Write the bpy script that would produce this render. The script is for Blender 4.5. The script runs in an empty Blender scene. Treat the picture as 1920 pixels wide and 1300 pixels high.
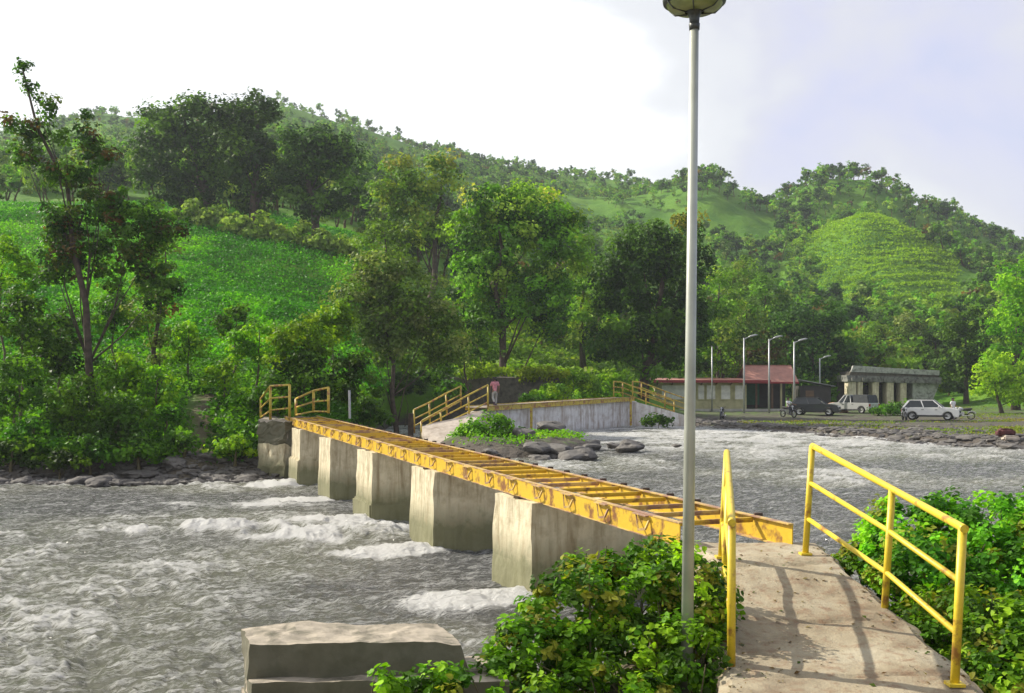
import bpy, math, random
import numpy as np
from mathutils import Vector, Matrix
R = math.radians
random.seed(5)
rng = np.random.default_rng(7)
SC = bpy.context.scene
COL = SC.collection
# ------------------------------------------------------------------ camera, sky, sun
EYE = 3.2; F = 1950.0; HY = 730.0          # eye height over the water, focal length and horizon in photo pixels
cd = bpy.data.cameras.new('camera'); cam = bpy.data.objects.new('camera', cd); COL.objects.link(cam)
cd.sensor_width = 36; cd.lens = 36*F/1920; cd.shift_y = (HY-650)/1920
cam.location = (0, 0, EYE); cam.rotation_euler = (R(90), 0, 0)
cd.clip_start = 0.05; cd.clip_end = 6000
SC.camera = cam
SUN_EL, SUN_AZ = 36.0, 24.0                # elevation; degrees beyond due left of the view
sdir = Vector((-math.cos(R(SUN_AZ))*math.cos(R(SUN_EL)), math.sin(R(SUN_AZ))*math.cos(R(SUN_EL)), math.sin(R(SUN_EL))))
ld = bpy.data.lights.new('sun', 'SUN'); ld.energy = 5.0; ld.angle = R(0.6); ld.color = (1.0, 0.93, 0.80)
sun = bpy.data.objects.new('sun', ld); COL.objects.link(sun)
sun.rotation_euler = sdir.to_track_quat('Z', 'Y').to_euler()
W = bpy.data.worlds.new('World'); SC.world = W; W.use_nodes = True
nt = W.node_tree; nt.nodes.clear()
def N(nt, t, **kw):
    n = nt.nodes.new(t)
    for k, v in kw.items():
        if k in n.inputs: n.inputs[k].default_value = v
        else: setattr(n, k, v)
    return n
wo = N(nt, 'ShaderNodeOutputWorld'); bg = N(nt, 'ShaderNodeBackground')
sky = N(nt, 'ShaderNodeTexSky', sky_type='NISHITA', sun_disc=False, sun_elevation=R(SUN_EL), sun_rotation=math.atan2(sdir.x, sdir.y), air_density=1.0, dust_density=2.0, ozone_density=1.0)
tc = N(nt, 'ShaderNodeTexCoord')
bg.inputs['Strength'].default_value = 0.12
mp = N(nt, 'ShaderNodeMapping'); mp.inputs['Scale'].default_value = (1, 1, 1.7)
ns = N(nt, 'ShaderNodeTexNoise', Scale=3.2, Detail=5.0, Roughness=0.5, Distortion=0.3)
sx = N(nt, 'ShaderNodeSeparateXYZ')
nt.links.new(tc.outputs['Generated'], mp.inputs[0]); nt.links.new(mp.outputs[0], ns.inputs['Vector'])
nt.links.new(tc.outputs['Generated'], sx.inputs[0])
def math_(nt, op, a, b=None, c=None):
    n = nt.nodes.new('ShaderNodeMath'); n.operation = op
    for i, v in enumerate((a, b, c)):
        if v is None: continue
        if hasattr(v, 'links') or hasattr(v, 'is_linked'): nt.links.new(v, n.inputs[i])
        else: n.inputs[i].default_value = v
    return n.outputs[0]
# cloud veil: thick towards the sun (left), thinning to lavender blue at the right
t1 = math_(nt, 'MULTIPLY_ADD', sx.outputs['X'], -1.15, 0.22)
t2 = math_(nt, 'MULTIPLY_ADD', ns.outputs['Fac'], 1.9, t1)
rp = N(nt, 'ShaderNodeValToRGB'); cr = rp.color_ramp
cr.elements[0].position = 0.30; cr.elements[0].color = (3.6, 4.0, 5.6, 1)
cr.elements[1].position = 1.0; cr.elements[1].color = (7.4, 7.4, 7.4, 1)
for p, c in ((0.50, (4.5, 4.5, 5.6, 1)), (0.64, (4.9, 4.85, 5.3, 1)), (0.74, (5.4, 5.4, 5.5, 1)), (0.88, (5.75, 5.75, 5.75, 1)), (0.94, (6.3, 6.3, 6.3, 1))):
    e = cr.elements.new(p); e.color = c
rp.inputs[0].default_value = 0.5; nt.links.new(math_(nt, 'MULTIPLY', t2, 0.80), rp.inputs[0])
mxw = N(nt, 'ShaderNodeMix', data_type='RGBA'); mxw.inputs[0].default_value = 0.82
nt.links.new(sky.outputs[0], mxw.inputs[6]); nt.links.new(rp.outputs[0], mxw.inputs[7])
kb_ = N(nt, 'ShaderNodeMapRange'); kb_.inputs[1].default_value = -0.7; kb_.inputs[2].default_value = 0.45; kb_.inputs[3].default_value = 0.80; kb_.inputs[4].default_value = 1.0
nt.links.new(math_(nt, 'SUBTRACT', sx.outputs['Y'], math_(nt, 'MULTIPLY', sx.outputs['Z'], 0.35)), kb_.inputs[0])
vm = N(nt, 'ShaderNodeVectorMath', operation='SCALE'); nt.links.new(mxw.outputs[2], vm.inputs[0]); nt.links.new(kb_.outputs[0], vm.inputs['Scale'])
nt.links.new(vm.outputs[0], bg.inputs[0]); nt.links.new(bg.outputs[0], wo.inputs[0])
SC.view_settings.view_transform = 'Standard'; SC.view_settings.look = 'None'
SC.view_settings.exposure = 0.52; SC.view_settings.gamma = 1
SC.render.engine = 'CYCLES'; SC.render.resolution_x = 1024; SC.render.resolution_y = 693

# ------------------------------------------------------------------ helpers
def P(u, y, Z):                            # photo pixel at a depth -> world point
    return Vector(((u-960)/F*Z, Z, EYE-(y-HY)/F*Z))
def tag(o, label=None, cat=None, group=None, kind=None):
    if label: o['label'] = label
    if cat: o['category'] = cat
    if group: o['group'] = group
    if kind: o['kind'] = kind
    return o
def empty(name, loc, rz=0, label=None, cat=None, group=None):
    o = bpy.data.objects.new(name, None); COL.objects.link(o)
    o.location = loc; o.rotation_euler = (0, 0, rz); o.empty_display_size = 0.2
    return tag(o, label, cat, group)
def mesh_np(name, V, Fc, n, mat, parent=None, smooth=False, tint=None, loc=None):
    V = np.asarray(V, np.float32); Fc = np.asarray(Fc, np.int32).reshape(-1, n)
    me = bpy.data.meshes.new(name)
    me.vertices.add(len(V)); me.vertices.foreach_set('co', V.ravel())
    me.loops.add(Fc.size); me.loops.foreach_set('vertex_index', Fc.ravel())
    me.polygons.add(len(Fc)); me.polygons.foreach_set('loop_start', np.arange(0, Fc.size, n, dtype=np.int32))
    me.polygons.foreach_set('use_smooth', np.full(len(Fc), smooth))
    if tint is not None:
        a = me.color_attributes.new('tint', 'FLOAT_COLOR', 'POINT')
        T = np.ones((len(V), 4), np.float32); T[:, :tint.shape[1]] = tint
        a.data.foreach_set('color', T.ravel())
    me.update(calc_edges=True)
    me.materials.append(mat)
    o = bpy.data.objects.new(name, me); COL.objects.link(o)
    if parent: o.parent = parent
    if loc is not None: o.location = loc
    return o
class MB:
    def __init__(s): s.v = []; s.f = []
    def add(s, vs, fs):
        b = len(s.v); s.v += [tuple(v) for v in vs]; s.f += [tuple(i+b for i in f) for f in fs]; return s
    def box(s, c, h, ax=None):
        c = Vector(c); ax = ax or (Vector((1, 0, 0)), Vector((0, 1, 0)), Vector((0, 0, 1)))
        vs = [c+ax[0]*h[0]*i+ax[1]*h[1]*j+ax[2]*h[2]*k for k in (-1, 1) for j in (-1, 1) for i in (-1, 1)]
        return s.add(vs, [(0, 2, 3, 1), (4, 5, 7, 6), (0, 1, 5, 4), (2, 6, 7, 3), (0, 4, 6, 2), (1, 3, 7, 5)])
    def bar(s, a, b, w, h=None, up=(0, 0, 1)):
        a = Vector(a); b = Vector(b); d = (b-a); L = d.length; d = d/L; h = h or w
        up = Vector(up); x = d.cross(up)
        if x.length < 1e-3: x = d.cross(Vector((1, 0, 0)))
        x.normalize(); z = x.cross(d)
        return s.box((a+b)/2, (w/2, L/2, h/2), (x, d, z))
    def tube(s, pts, rad, n=8, cap=True):
        pts = [Vector(p) for p in pts]
        if not hasattr(rad, '__len__'): rad = [rad]*len(pts)
        b = len(s.v); x = None
        for i, p in enumerate(pts):
            d = (pts[min(i+1, len(pts)-1)]-pts[max(i-1, 0)]).normalized()
            if x is None:
                x = d.cross(Vector((0.3, 1, 0.2))); 
                if x.length < 1e-3: x = d.cross(Vector((1, 0, 0)))
            x = (x-d*x.dot(d)).normalized(); y = d.cross(x)
            for k in range(n):
                a = 2*math.pi*k/n; s.v.append(tuple(p+(x*math.cos(a)+y*math.sin(a))*rad[i]))
        for i in range(len(pts)-1):
            for k in range(n):
                k2 = (k+1) % n; s.f.append((b+i*n+k, b+i*n+k2, b+(i+1)*n+k2, b+(i+1)*n+k))
        if cap:
            s.f.append(tuple(b+k for k in range(n))[::-1]); e = b+(len(pts)-1)*n; s.f.append(tuple(e+k for k in range(n)))
        return s
    def lathe(s, prof, n=24, c=(0, 0, 0)):
        b = len(s.v)
        for r, z in prof:
            for k in range(n):
                a = 2*math.pi*k/n; s.v.append((c[0]+r*math.cos(a), c[1]+r*math.sin(a), c[2]+z))
        for i in range(len(prof)-1):
            for k in range(n):
                k2 = (k+1) % n; s.f.append((b+i*n+k, b+i*n+k2, b+(i+1)*n+k2, b+(i+1)*n+k))
        return s
    def prism(s, poly, a, b):              # poly in 3D points swept from offset a to offset b
        n = len(poly); a = Vector(a); b = Vector(b)
        vs = [Vector(p)+a for p in poly]+[Vector(p)+b for p in poly]
        return s.add(vs, [tuple(range(n))[::-1], tuple(range(n, 2*n))]+[(i, (i+1) % n, n+(i+1) % n, n+i) for i in range(n)])
    def build(s, name, mat, parent=None, smooth=False, loc=None, bevel=0, rough=0, sub=0):
        me = bpy.data.meshes.new(name); me.from_pydata(s.v, [], s.f); me.update()
        me.materials.append(mat)
        import bmesh
        bm = bmesh.new(); bm.from_mesh(me); bmesh.ops.recalc_face_normals(bm, faces=bm.faces)
        if bevel: bmesh.ops.bevel(bm, geom=[e for e in bm.edges if len(e.link_faces) == 2 and e.calc_face_angle(0) > 0.5], offset=bevel, segments=2, affect='EDGES', clamp_overlap=True)
        if sub:
            bmesh.ops.subdivide_edges(bm, edges=bm.edges, cuts=sub, use_grid_fill=True)
        if rough:
            for v in bm.verts:
                q = v.co*3.1
                from mathutils import noise
                v.co += noise.noise_vector(v.co*2.2)*rough + noise.noise_vector(v.co*9.0)*rough*0.35
        for f in bm.faces: f.smooth = smooth
        bm.to_mesh(me); bm.free()
        o = bpy.data.objects.new(name, me); COL.objects.link(o)
        if parent: o.parent = parent
        if loc is not None: o.location = loc
        return o
def hash2(ix, iy, seed):
    h = (ix.astype(np.int64)*374761393+iy.astype(np.int64)*668265263+seed*1442695041) & 0xffffffff
    h = ((h ^ (h >> 13))*1274126177) & 0xffffffff
    return ((h ^ (h >> 16)) & 0xffff)/65535.0
def vnoise(x, y, seed=0):
    x = np.asarray(x, float); y = np.asarray(y, float)
    ix = np.floor(x); iy = np.floor(y); fx = x-ix; fy = y-iy
    fx = fx*fx*fx*(fx*(fx*6-15)+10); fy = fy*fy*fy*(fy*(fy*6-15)+10)
    a = hash2(ix, iy, seed); b = hash2(ix+1, iy, seed); c = hash2(ix, iy+1, seed); d = hash2(ix+1, iy+1, seed)
    return (a+(b-a)*fx)*(1-fy)+(c+(d-c)*fx)*fy
def fbm(x, y, o=4, seed=0, g=0.5):
    s = 0; a = 1; t = 0
    for i in range(o):
        s = s+a*vnoise(x*2**i+i*17.3, y*2**i-i*9.1, seed+i); t += a; a *= g
    return s/t
def sstep(a, b, x):
    t = np.clip((x-a)/(b-a), 0, 1); return t*t*(3-2*t)

# ------------------------------------------------------------------ materials
def newmat(name):
    m = bpy.data.materials.new(name); m.use_nodes = True; t = m.node_tree; t.nodes.clear()
    o = N(t, 'ShaderNodeOutputMaterial'); b = N(t, 'ShaderNodeBsdfPrincipled'); t.links.new(b.outputs[0], o.inputs[0])
    return m, t, b
def coords(t, scale=(1, 1, 1), kind='Object'):
    c = N(t, 'ShaderNodeTexCoord'); m = N(t, 'ShaderNodeMapping'); m.inputs['Scale'].default_value = scale
    t.links.new(c.outputs[kind], m.inputs[0]); return m.outputs[0]
def ramp(t, fac, stops):
    r = N(t, 'ShaderNodeValToRGB'); el = r.color_ramp.elements
    el[0].position = stops[0][0]; el[0].color = (*stops[0][1], 1); el[1].position = stops[-1][0]; el[1].color = (*stops[-1][1], 1)
    for p, c in stops[1:-1]: e = el.new(p); e.color = (*c, 1)
    t.links.new(fac, r.inputs[0]); return r.outputs[0]
def noise_(t, vec, scale, detail=4, rough=0.55, dist=0):
    n = N(t, 'ShaderNodeTexNoise', Scale=scale, Detail=float(detail), Roughness=rough, Distortion=float(dist))
    t.links.new(vec, n.inputs['Vector']); return n.outputs['Fac']
def bump(t, b, h, strength=0.3, dist=0.02):
    n = N(t, 'ShaderNodeBump', Strength=strength, Distance=dist); t.links.new(h, n.inputs['Height']); t.links.new(n.outputs[0], b.inputs['Normal'])
def mix(t, f, a, b, mode='MIX'):
    m = N(t, 'ShaderNodeMix', data_type='RGBA', blend_type=mode)
    for i, v in ((0, f), (6, a), (7, b)):
        if isinstance(v, (int, float)): m.inputs[i].default_value = v
        elif isinstance(v, tuple): m.inputs[i].default_value = (*v, 1)
        else: t.links.new(v, m.inputs[i])
    return m.outputs[2]
def simple(name, c, rough=0.6, metal=0.0, var=0.25, scale=6, bumps=0.15, bd=0.01, spec=0.5):
    m, t, b = newmat(name); v = coords(t)
    f = noise_(t, v, scale)
    c2 = tuple(x*(1-var) for x in c); c3 = tuple(min(1, x*(1+var)) for x in c)
    t.links.new(ramp(t, f, [(0.3, c2), (0.7, c3)]), b.inputs['Base Color'])
    b.inputs['Roughness'].default_value = rough; b.inputs['Metallic'].default_value = metal
    b.inputs['Specular IOR Level'].default_value = spec
    if bumps: bump(t, b, noise_(t, v, scale*6), bumps, bd)
    return m
def paint_rust(name, c, rust=(0.20, 0.085, 0.03), amt=0.6, scale=3):
    m, t, b = newmat(name); v = coords(t)
    f = noise_(t, v, scale, 8, 0.65); g = noise_(t, v, scale*7, 4)
    k = ramp(t, f, [(amt-0.03, (0, 0, 0)), (amt+0.07, (1, 1, 1))])
    base = mix(t, g, tuple(x*0.78 for x in c), tuple(min(1, x*1.1) for x in c))
    t.links.new(mix(t, k, base, rust), b.inputs['Base Color'])
    b.inputs['Roughness'].default_value = 0.45; bump(t, b, f, 0.25, 0.01)
    return m
def concrete(name, c, dark, stain=(0.13, 0.14, 0.07), vert=True, lo=None, sc=1.0):
    m, t, b = newmat(name)
    v = coords(t, (3*sc, 3*sc, 0.35*sc) if vert else (1.3*sc, 1.3*sc, 1.3*sc)); w = coords(t)
    f = noise_(t, v, 2.2, 6, 0.6, 0.4); g = noise_(t, w, 5*sc, 8, 0.6)
    col = ramp(t, f, [(0.32, dark), (0.5, c), (0.68, tuple(min(1, x*1.15) for x in c))])
    col = mix(t, ramp(t, g, [(0.45, (0, 0, 0)), (0.75, (0.75, 0.75, 0.75))]), col, dark)
    if lo is not None:                     # algae below a water mark
        s = N(t, 'ShaderNodeSeparateXYZ'); t.links.new(w, s.inputs[0])
        h = math_(t, 'MULTIPLY_ADD', g, 0.7, s.outputs['Z'])
        k = ramp(t, math_(t, 'DIVIDE', math_(t, 'SUBTRACT', h, lo-0.25), 0.6), [(0.2, (0.85, 0.85, 0.85)), (1.0, (0, 0, 0))])
        col = mix(t, k, col, stain)
    t.links.new(col, b.inputs['Base Color']); b.inputs['Roughness'].default_value = 0.85
    hgt = noise_(t, w, 14*sc, 8, 0.7)
    if lo is not None:
        wv = N(t, 'ShaderNodeTexWave', Scale=0.55, Distortion=0.6, bands_direction='Z', wave_profile='SAW'); t.links.new(w, wv.inputs['Vector']); hgt = math_(t, 'ADD', hgt, math_(t, 'MULTIPLY', wv.outputs['Fac'], 0.7))
    bump(t, b, hgt, 0.5, 0.02)
    return m
def leafmat(name, c=(1.85, 1.85, 1.0), trans=0.36, rough=0.5):
    m = bpy.data.materials.new(name); m.use_nodes = True; t = m.node_tree; t.nodes.clear()
    o = N(t, 'ShaderNodeOutputMaterial'); at = N(t, 'ShaderNodeAttribute', attribute_name='tint')
    col = mix(t, 1.0, at.outputs['Color'], c, 'MULTIPLY')
    oi = N(t, 'ShaderNodeObjectInfo')
    hs = N(t, 'ShaderNodeHueSaturation', Saturation=1.0); t.links.new(col, hs.inputs['Color'])
    t.links.new(math_(t, 'MULTIPLY_ADD', oi.outputs['Random'], 0.026, 0.478), hs.inputs['Hue'])
    t.links.new(math_(t, 'MULTIPLY_ADD', oi.outputs['Random'], 0.4, 0.8), hs.inputs['Value'])
    col = hs.outputs[0]
    b = N(t, 'ShaderNodeBsdfPrincipled', Roughness=rough); b.inputs['Specular IOR Level'].default_value = 0.12
    t.links.new(col, b.inputs['Base Color'])
    tr = N(t, 'ShaderNodeBsdfTranslucent')
    t.links.new(mix(t, 1.0, col, (1.5, 1.6, 0.55), 'MULTIPLY'), tr.inputs[0])
    mx = N(t, 'ShaderNodeMixShader'); mx.inputs[0].default_value = trans
    t.links.new(b.outputs[0], mx.inputs[1]); t.links.new(tr.outputs[0], mx.inputs[2]); t.links.new(mx.outputs[0], o.inputs[0])
    return m
M = {}
M['leaf'] = leafmat('leaf')
M['bark'] = simple('bark', (0.075, 0.055, 0.04), 0.9, 0, 0.4, 5, 0.6, 0.04)
M['stem'] = simple('stem', (0.10, 0.085, 0.04), 0.8, 0, 0.3, 12)
M['beam'] = paint_rust('yellow_beam_paint', (0.64, 0.41, 0.025), amt=0.55)
M['flange'] = paint_rust('rusty_flange', (0.58, 0.40, 0.12), (0.30, 0.17, 0.11), amt=0.48, scale=4)
M['rail'] = paint_rust('yellow_rail_paint', (0.68, 0.51, 0.03), (0.30, 0.15, 0.03), amt=0.575, scale=5)
M['rail_old'] = paint_rust('old_yellow_rail_paint', (0.55, 0.42, 0.05), (0.30, 0.12, 0.04), amt=0.52, scale=4)
M['bolt'] = simple('dark_bolt_steel', (0.06, 0.035, 0.025), 0.7)
M['pier'] = concrete('pier_concrete', (0.56, 0.50, 0.35), (0.30, 0.24, 0.14), (0.12, 0.125, 0.055), lo=0.92)
M['ramp'] = concrete('ramp_concrete', (0.40, 0.32, 0.225), (0.22, 0.145, 0.09), vert=False)
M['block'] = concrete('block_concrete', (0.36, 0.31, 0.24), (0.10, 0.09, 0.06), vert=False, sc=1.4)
M['wall'] = concrete('weir_wall_concrete', (0.68, 0.66, 0.62), (0.34, 0.26, 0.19), (0.15, 0.16, 0.10), lo=0.7, sc=0.5)
M['apron'] = concrete('apron_concrete', (0.50, 0.43, 0.36), (0.28, 0.22, 0.16), vert=False, sc=0.6)
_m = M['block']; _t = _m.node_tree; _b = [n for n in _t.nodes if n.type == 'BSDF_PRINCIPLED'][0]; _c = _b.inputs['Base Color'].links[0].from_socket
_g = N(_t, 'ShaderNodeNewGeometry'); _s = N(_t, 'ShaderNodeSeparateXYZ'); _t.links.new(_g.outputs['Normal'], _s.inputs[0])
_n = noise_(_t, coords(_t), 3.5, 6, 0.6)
_k = ramp(_t, math_(_t, 'ADD', math_(_t, 'MULTIPLY', _n, 0.6), _s.outputs['Y']), [(0.0, (0.85, 0.85, 0.85)), (0.15, (0, 0, 0))])  # camera-facing sides tinted dark olive: front shade painted in, along with moss
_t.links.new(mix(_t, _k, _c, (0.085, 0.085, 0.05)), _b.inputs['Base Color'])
M['rock'] = concrete('rock', (0.13, 0.12, 0.11), (0.06, 0.055, 0.05), vert=False, sc=1.2)
M['pole'] = simple('grey_pole_paint', (0.42, 0.44, 0.38), 0.4, 0.3, 0.15, 3, 0.1)
M['lamp_dark'] = simple('dark_lamp_metal', (0.07, 0.075, 0.07), 0.45, 0.4, 0.2)
M['lamp_glass'] = simple('greenish_lamp_diffuser', (0.22, 0.25, 0.10), 0.3, 0, 0.3, 6)
M['galv'] = simple('galvanised_steel', (0.42, 0.43, 0.43), 0.45, 0.5, 0.15)

# ------------------------------------------------------------------ terrain
UC = np.array([-1800, -300, 0, 200, 350, 500, 650, 800, 950, 1100, 1300, 1450, 1540, 1630, 1750, 1920, 2300, 3800.])
TB = [
 (38,  [860]*7+[845]*11),
 (45,  [760, 760, 760, 760, 760, 765, 785]+[790]*11),
 (55,  [690, 690, 690, 690, 695, 705, 740]+[800]*11),
 (65,  [610, 615, 620, 620, 625, 640, 690, 782, 784, 790, 800, 803, 806, 808, 808, 808, 800, 790]),
 (80,  [545, 545, 540, 540, 545, 560, 610, 705, 706, 712, 776, 786, 790, 792, 792, 788, 780, 770]),
 (105, [420, 410, 400, 415, 428, 455, 480, 600, 660, 690, 766, 768, 768, 768, 768, 752, 730, 720]),
 (130, [400, 390, 385, 390, 400, 415, 440, 520, 590, 645, 720, 738, 745, 748, 742, 700, 650, 650]),
 (170, [380, 370, 365, 362, 370, 380, 400, 460, 520, 575, 640, 655, 660, 660, 655, 610, 570, 600]),
 (220, [350, 340, 330, 320, 320, 320, 335, 400, 450, 490, 535, 565, 575, 560, 560, 545, 520, 580]),
 (270, [330, 310, 300, 285, 282, 265, 285, 350, 390, 430, 450, 490, 480, 470, 480, 505, 500, 570]),
 (320, [300, 280, 275, 262, 262, 246, 266, 316, 352, 385, 390, 440, 405, 395, 420, 475, 500, 570]),
 (400, [290, 262, 252, 228, 234, 208, 232, 278, 314, 340, 362, 410, 412, 412, 425, 482, 520, 580]),
 (560, [340, 310, 300, 280, 275, 250, 280, 330, 370, 400, 420, 450, 460, 460, 470, 520, 560, 600]),
 (950, [690]*18)]
TZ = np.array([r[0] for r in TB], float)
TT = np.array([[EYE-(y-HY)/F*Z for y in r] for Z, r in TB])
SU = np.array([-1800, 0, 350, 520, 640, 700, 735, 800, 1200, 1290, 1400, 1600, 1750, 1920, 3800.])
SS = np.array([36, 35.4, 36, 37, 41, 56, 78, 80, 80, 77, 69, 59, 54, 51, 44.])
def pchip(xs, ys, x):                      # smooth interpolation along the first axis of ys
    i = np.clip(np.searchsorted(xs, x)-1, 0, len(xs)-2)
    t = (x-xs[i])/(xs[i+1]-xs[i]); return i, t*t*(3-2*t)*0.45+t*0.55
def water_z(Y): return 0.5*sstep(35, 65, Y)
def land_z(X, Y):
    X = np.asarray(X, float); Y = np.asarray(Y, float)
    Yc = np.clip(Y, 30, 949); u = np.clip(960+X/Yc*F, -1790, 3790)
    i, ti = pchip(UC, None, u); j, tj = pchip(TZ, None, np.clip(Yc, 38, 949))
    z = (TT[j, i]*(1-ti)+TT[j, i+1]*ti)*(1-tj)+(TT[j+1, i]*(1-ti)+TT[j+1, i+1]*ti)*tj
    def g(ux, Z, h, sxy, sy=None):
        cx = (ux-960)/F*Z; return h*np.exp(-((X-cx)/sxy)**2-((Y-Z)/(sy or sxy))**2)
    hill = g(1630, 240, 15, 17, 26)
    z = z+hill+g(1600, 312, 9, 22)+g(1345, 312, 10, 22)+g(1380, 290, 5, 15)
    # terraces on the bright slope
    k = g(1625, 205, 1.1, 22, 17)
    k = np.clip(k, 0, 1); st = 1.9; q = z/st; fr = q-np.floor(q)
    z = z*(1-k)+k*(np.floor(q)+sstep(0.55, 0.95, fr))*st
    a = np.clip((Y-60)/200, 0, 1)
    z = z+(fbm(X/28, Y/28, 4, 3)-0.5)*(0.5+a*9)*sstep(40, 75, Y)+(fbm(X/3, Y/3, 4, 8)-0.5)*0.5
    flat = sstep(1180, 1320, u)*(1-sstep(1900, 2100, u))*(1-sstep(100, 128, Y))
    zf = np.interp(Y, [50, 62, 85, 100, 115, 130], [0.6, 0.75, 0.72, 1.0, 1.3, 1.8])+(fbm(X/2, Y/2, 3, 5)-0.5)*0.12
    z = z*(1-flat)+zf*flat
    s = np.interp(u, SU, SS)+(fbm(X/2.5, Y/9, 3, 11)-0.5)*3.0
    f = sstep(-1.6, 2.2, Y-s)
    z = -1.3*(1-f)+z*f
    # island under the far ramp
    ci = ((X-0.1)/4.9)**2+((Y-52.5)/8.0)**2
    zi = -1.3+2.15*(1-sstep(0.3, 1.35, ci))+(fbm(X/1.4, Y/1.4, 4, 21)-0.5)*0.5
    return np.maximum(z, zi)
def lz(X, Y): return float(land_z(np.array([X]), np.array([Y]))[0])
def grid_mesh(name, us, Ys, zf, mat, smooth=True):
    U, Yg = np.meshgrid(us, Ys); X = (U-960)/F*np.maximum(Yg, 12); Z = zf(X, Yg)
    V = np.stack([X, Yg, Z], -1).reshape(-1, 3); n = len(us); m = len(Ys)
    a = np.arange(m*n).reshape(m, n); Fc = np.stack([a[:-1, :-1], a[:-1, 1:], a[1:, 1:], a[1:, :-1]], -1)
    Uf = U.ravel(); Yf = Yg.ravel(); bare = np.exp(-((Uf-(372+(Yf-38)*2.5))/34)**2)*sstep(34, 36, Yf)*(1-sstep(50, 55, Yf))*(0.4+1.1*fbm(X.ravel(), Yf, 3, 5))
    return mesh_np(name, V, Fc, 4, mat, smooth=smooth, tint=np.stack([np.clip(bare, 0, 1)]*3, 1))
gm, t, b = newmat('ground_cover')
v = coords(t); n1 = noise_(t, v, 0.09, 6, 0.6); n2 = noise_(t, v, 1.3, 6, 0.65); n3 = noise_(t, v, 0.035, 3)
sp = N(t, 'ShaderNodeSeparateXYZ'); t.links.new(v, sp.inputs[0])
green = mix(t, n2, (0.035, 0.10, 0.010), (0.095, 0.23, 0.018))
green = mix(t, ramp(t, n1, [(0.42, (0, 0, 0)), (0.62, (1, 1, 1))]), green, (0.12, 0.24, 0.02))
gn = N(t, 'ShaderNodeNewGeometry'); sn = N(t, 'ShaderNodeSeparateXYZ'); t.links.new(gn.outputs['Normal'], sn.inputs[0])
mud = mix(t, n2, (0.055, 0.048, 0.042), (0.15, 0.13, 0.11))
ba = N(t, 'ShaderNodeAttribute', attribute_name='tint'); bs = N(t, 'ShaderNodeSeparateColor'); t.links.new(ba.outputs['Color'], bs.inputs[0])
kz = math_(t, 'ADD', sp.outputs['Z'], math_(t, 'MULTIPLY', math_(t, 'SUBTRACT', n2, 0.5), 2.2))
kk = ramp(t, math_(t, 'DIVIDE', kz, 3.0), [(0.25, (0, 0, 0)), (0.5, (1, 1, 1))])
kk2 = ramp(t, n1, [(0.5, (0, 0, 0)), (0.56, (1, 1, 1))])
land = mix(t, kk, mud, green)
land = mix(t, bs.outputs[0], land, mix(t, n2, (0.06, 0.055, 0.03), (0.17, 0.14, 0.09)))
t.links.new(land, b.inputs['Base Color']); b.inputs['Roughness'].default_value = 0.9
b.inputs['Specular IOR Level'].default_value = 0.15
bump(t, b, n2, 0.8, 0.4)
M['ground'] = gm
ys = np.concatenate([np.linspace(30, 130, 260), np.linspace(131, 420, 240)[0:], np.linspace(425, 948, 60)])
us = np.concatenate([np.linspace(-1790, -220, 50), np.linspace(-200, 2150, 480), np.linspace(2200, 3780, 50)])
g = grid_mesh('terrain', us, ys, land_z, gm); tag(g, kind='structure')

# near bank, below and around the camera
def bank_z(X, Y):
    ysh = np.interp(X, [-40, -3, -1.2, -0.3, 0.5, 1.5, 3.5, 5, 9, 40], [3.5, 4.0, 6.2, 8.2, 9.6, 11.4, 12.0, 13.2, 14.0, 15])
    ysh = ysh+(fbm(X*0.9, Y*0.9, 3, 31)-0.5)*1.0
    f = 1-sstep(-1.1, 0.6, Y-ysh)
    top = np.interp(Y, [-40, 0, 4, 6.5, 9, 12, 14], [2.2, 1.6, 1.35, 0.75, 0.62, 0.75, 0.7])+(fbm(X*0.8, Y*0.8, 4, 33)-0.5)*0.3
    top = top-0.35*sstep(0.6, -1.2, X)
    return -1.3*(1-f)+top*f
def zb(X, Y): return float(bank_z(np.array([float(X)]), np.array([float(Y)]))[0])
xs = np.linspace(-40, 40, 260); yb = np.linspace(-40, 18, 200); XX, YY = np.meshgrid(xs, yb)
V = np.stack([XX, YY, bank_z(XX, YY)], -1).reshape(-1, 3); a = np.arange(XX.size).reshape(XX.shape)
Fc = np.stack([a[:-1, :-1], a[:-1, 1:], a[1:, 1:], a[1:, :-1]], -1)
M['soil'] = simple('bank_soil', (0.10, 0.085, 0.045), 0.95, 0, 0.45, 2.5, 0.6, 0.05)
tag(mesh_np('near_bank', V, Fc, 4, M['soil'], smooth=True), kind='structure')

# ------------------------------------------------------------------ bridge line
A0 = Vector((1.94, 12.0, 1.65)); D = Vector((-0.39, 1, 0.0205)); W_ = Vector((0.932, 0.363, 0))
SK = Vector((1, 0.10, 0)).normalized()     # the piers stand skewed, along the current
PS = [3.9+4.75*k for k in range(5)]
def bp(s, w=0.0, dz=0.0): return A0+D*s+W_*w+Vector((0, 0, dz))

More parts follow.
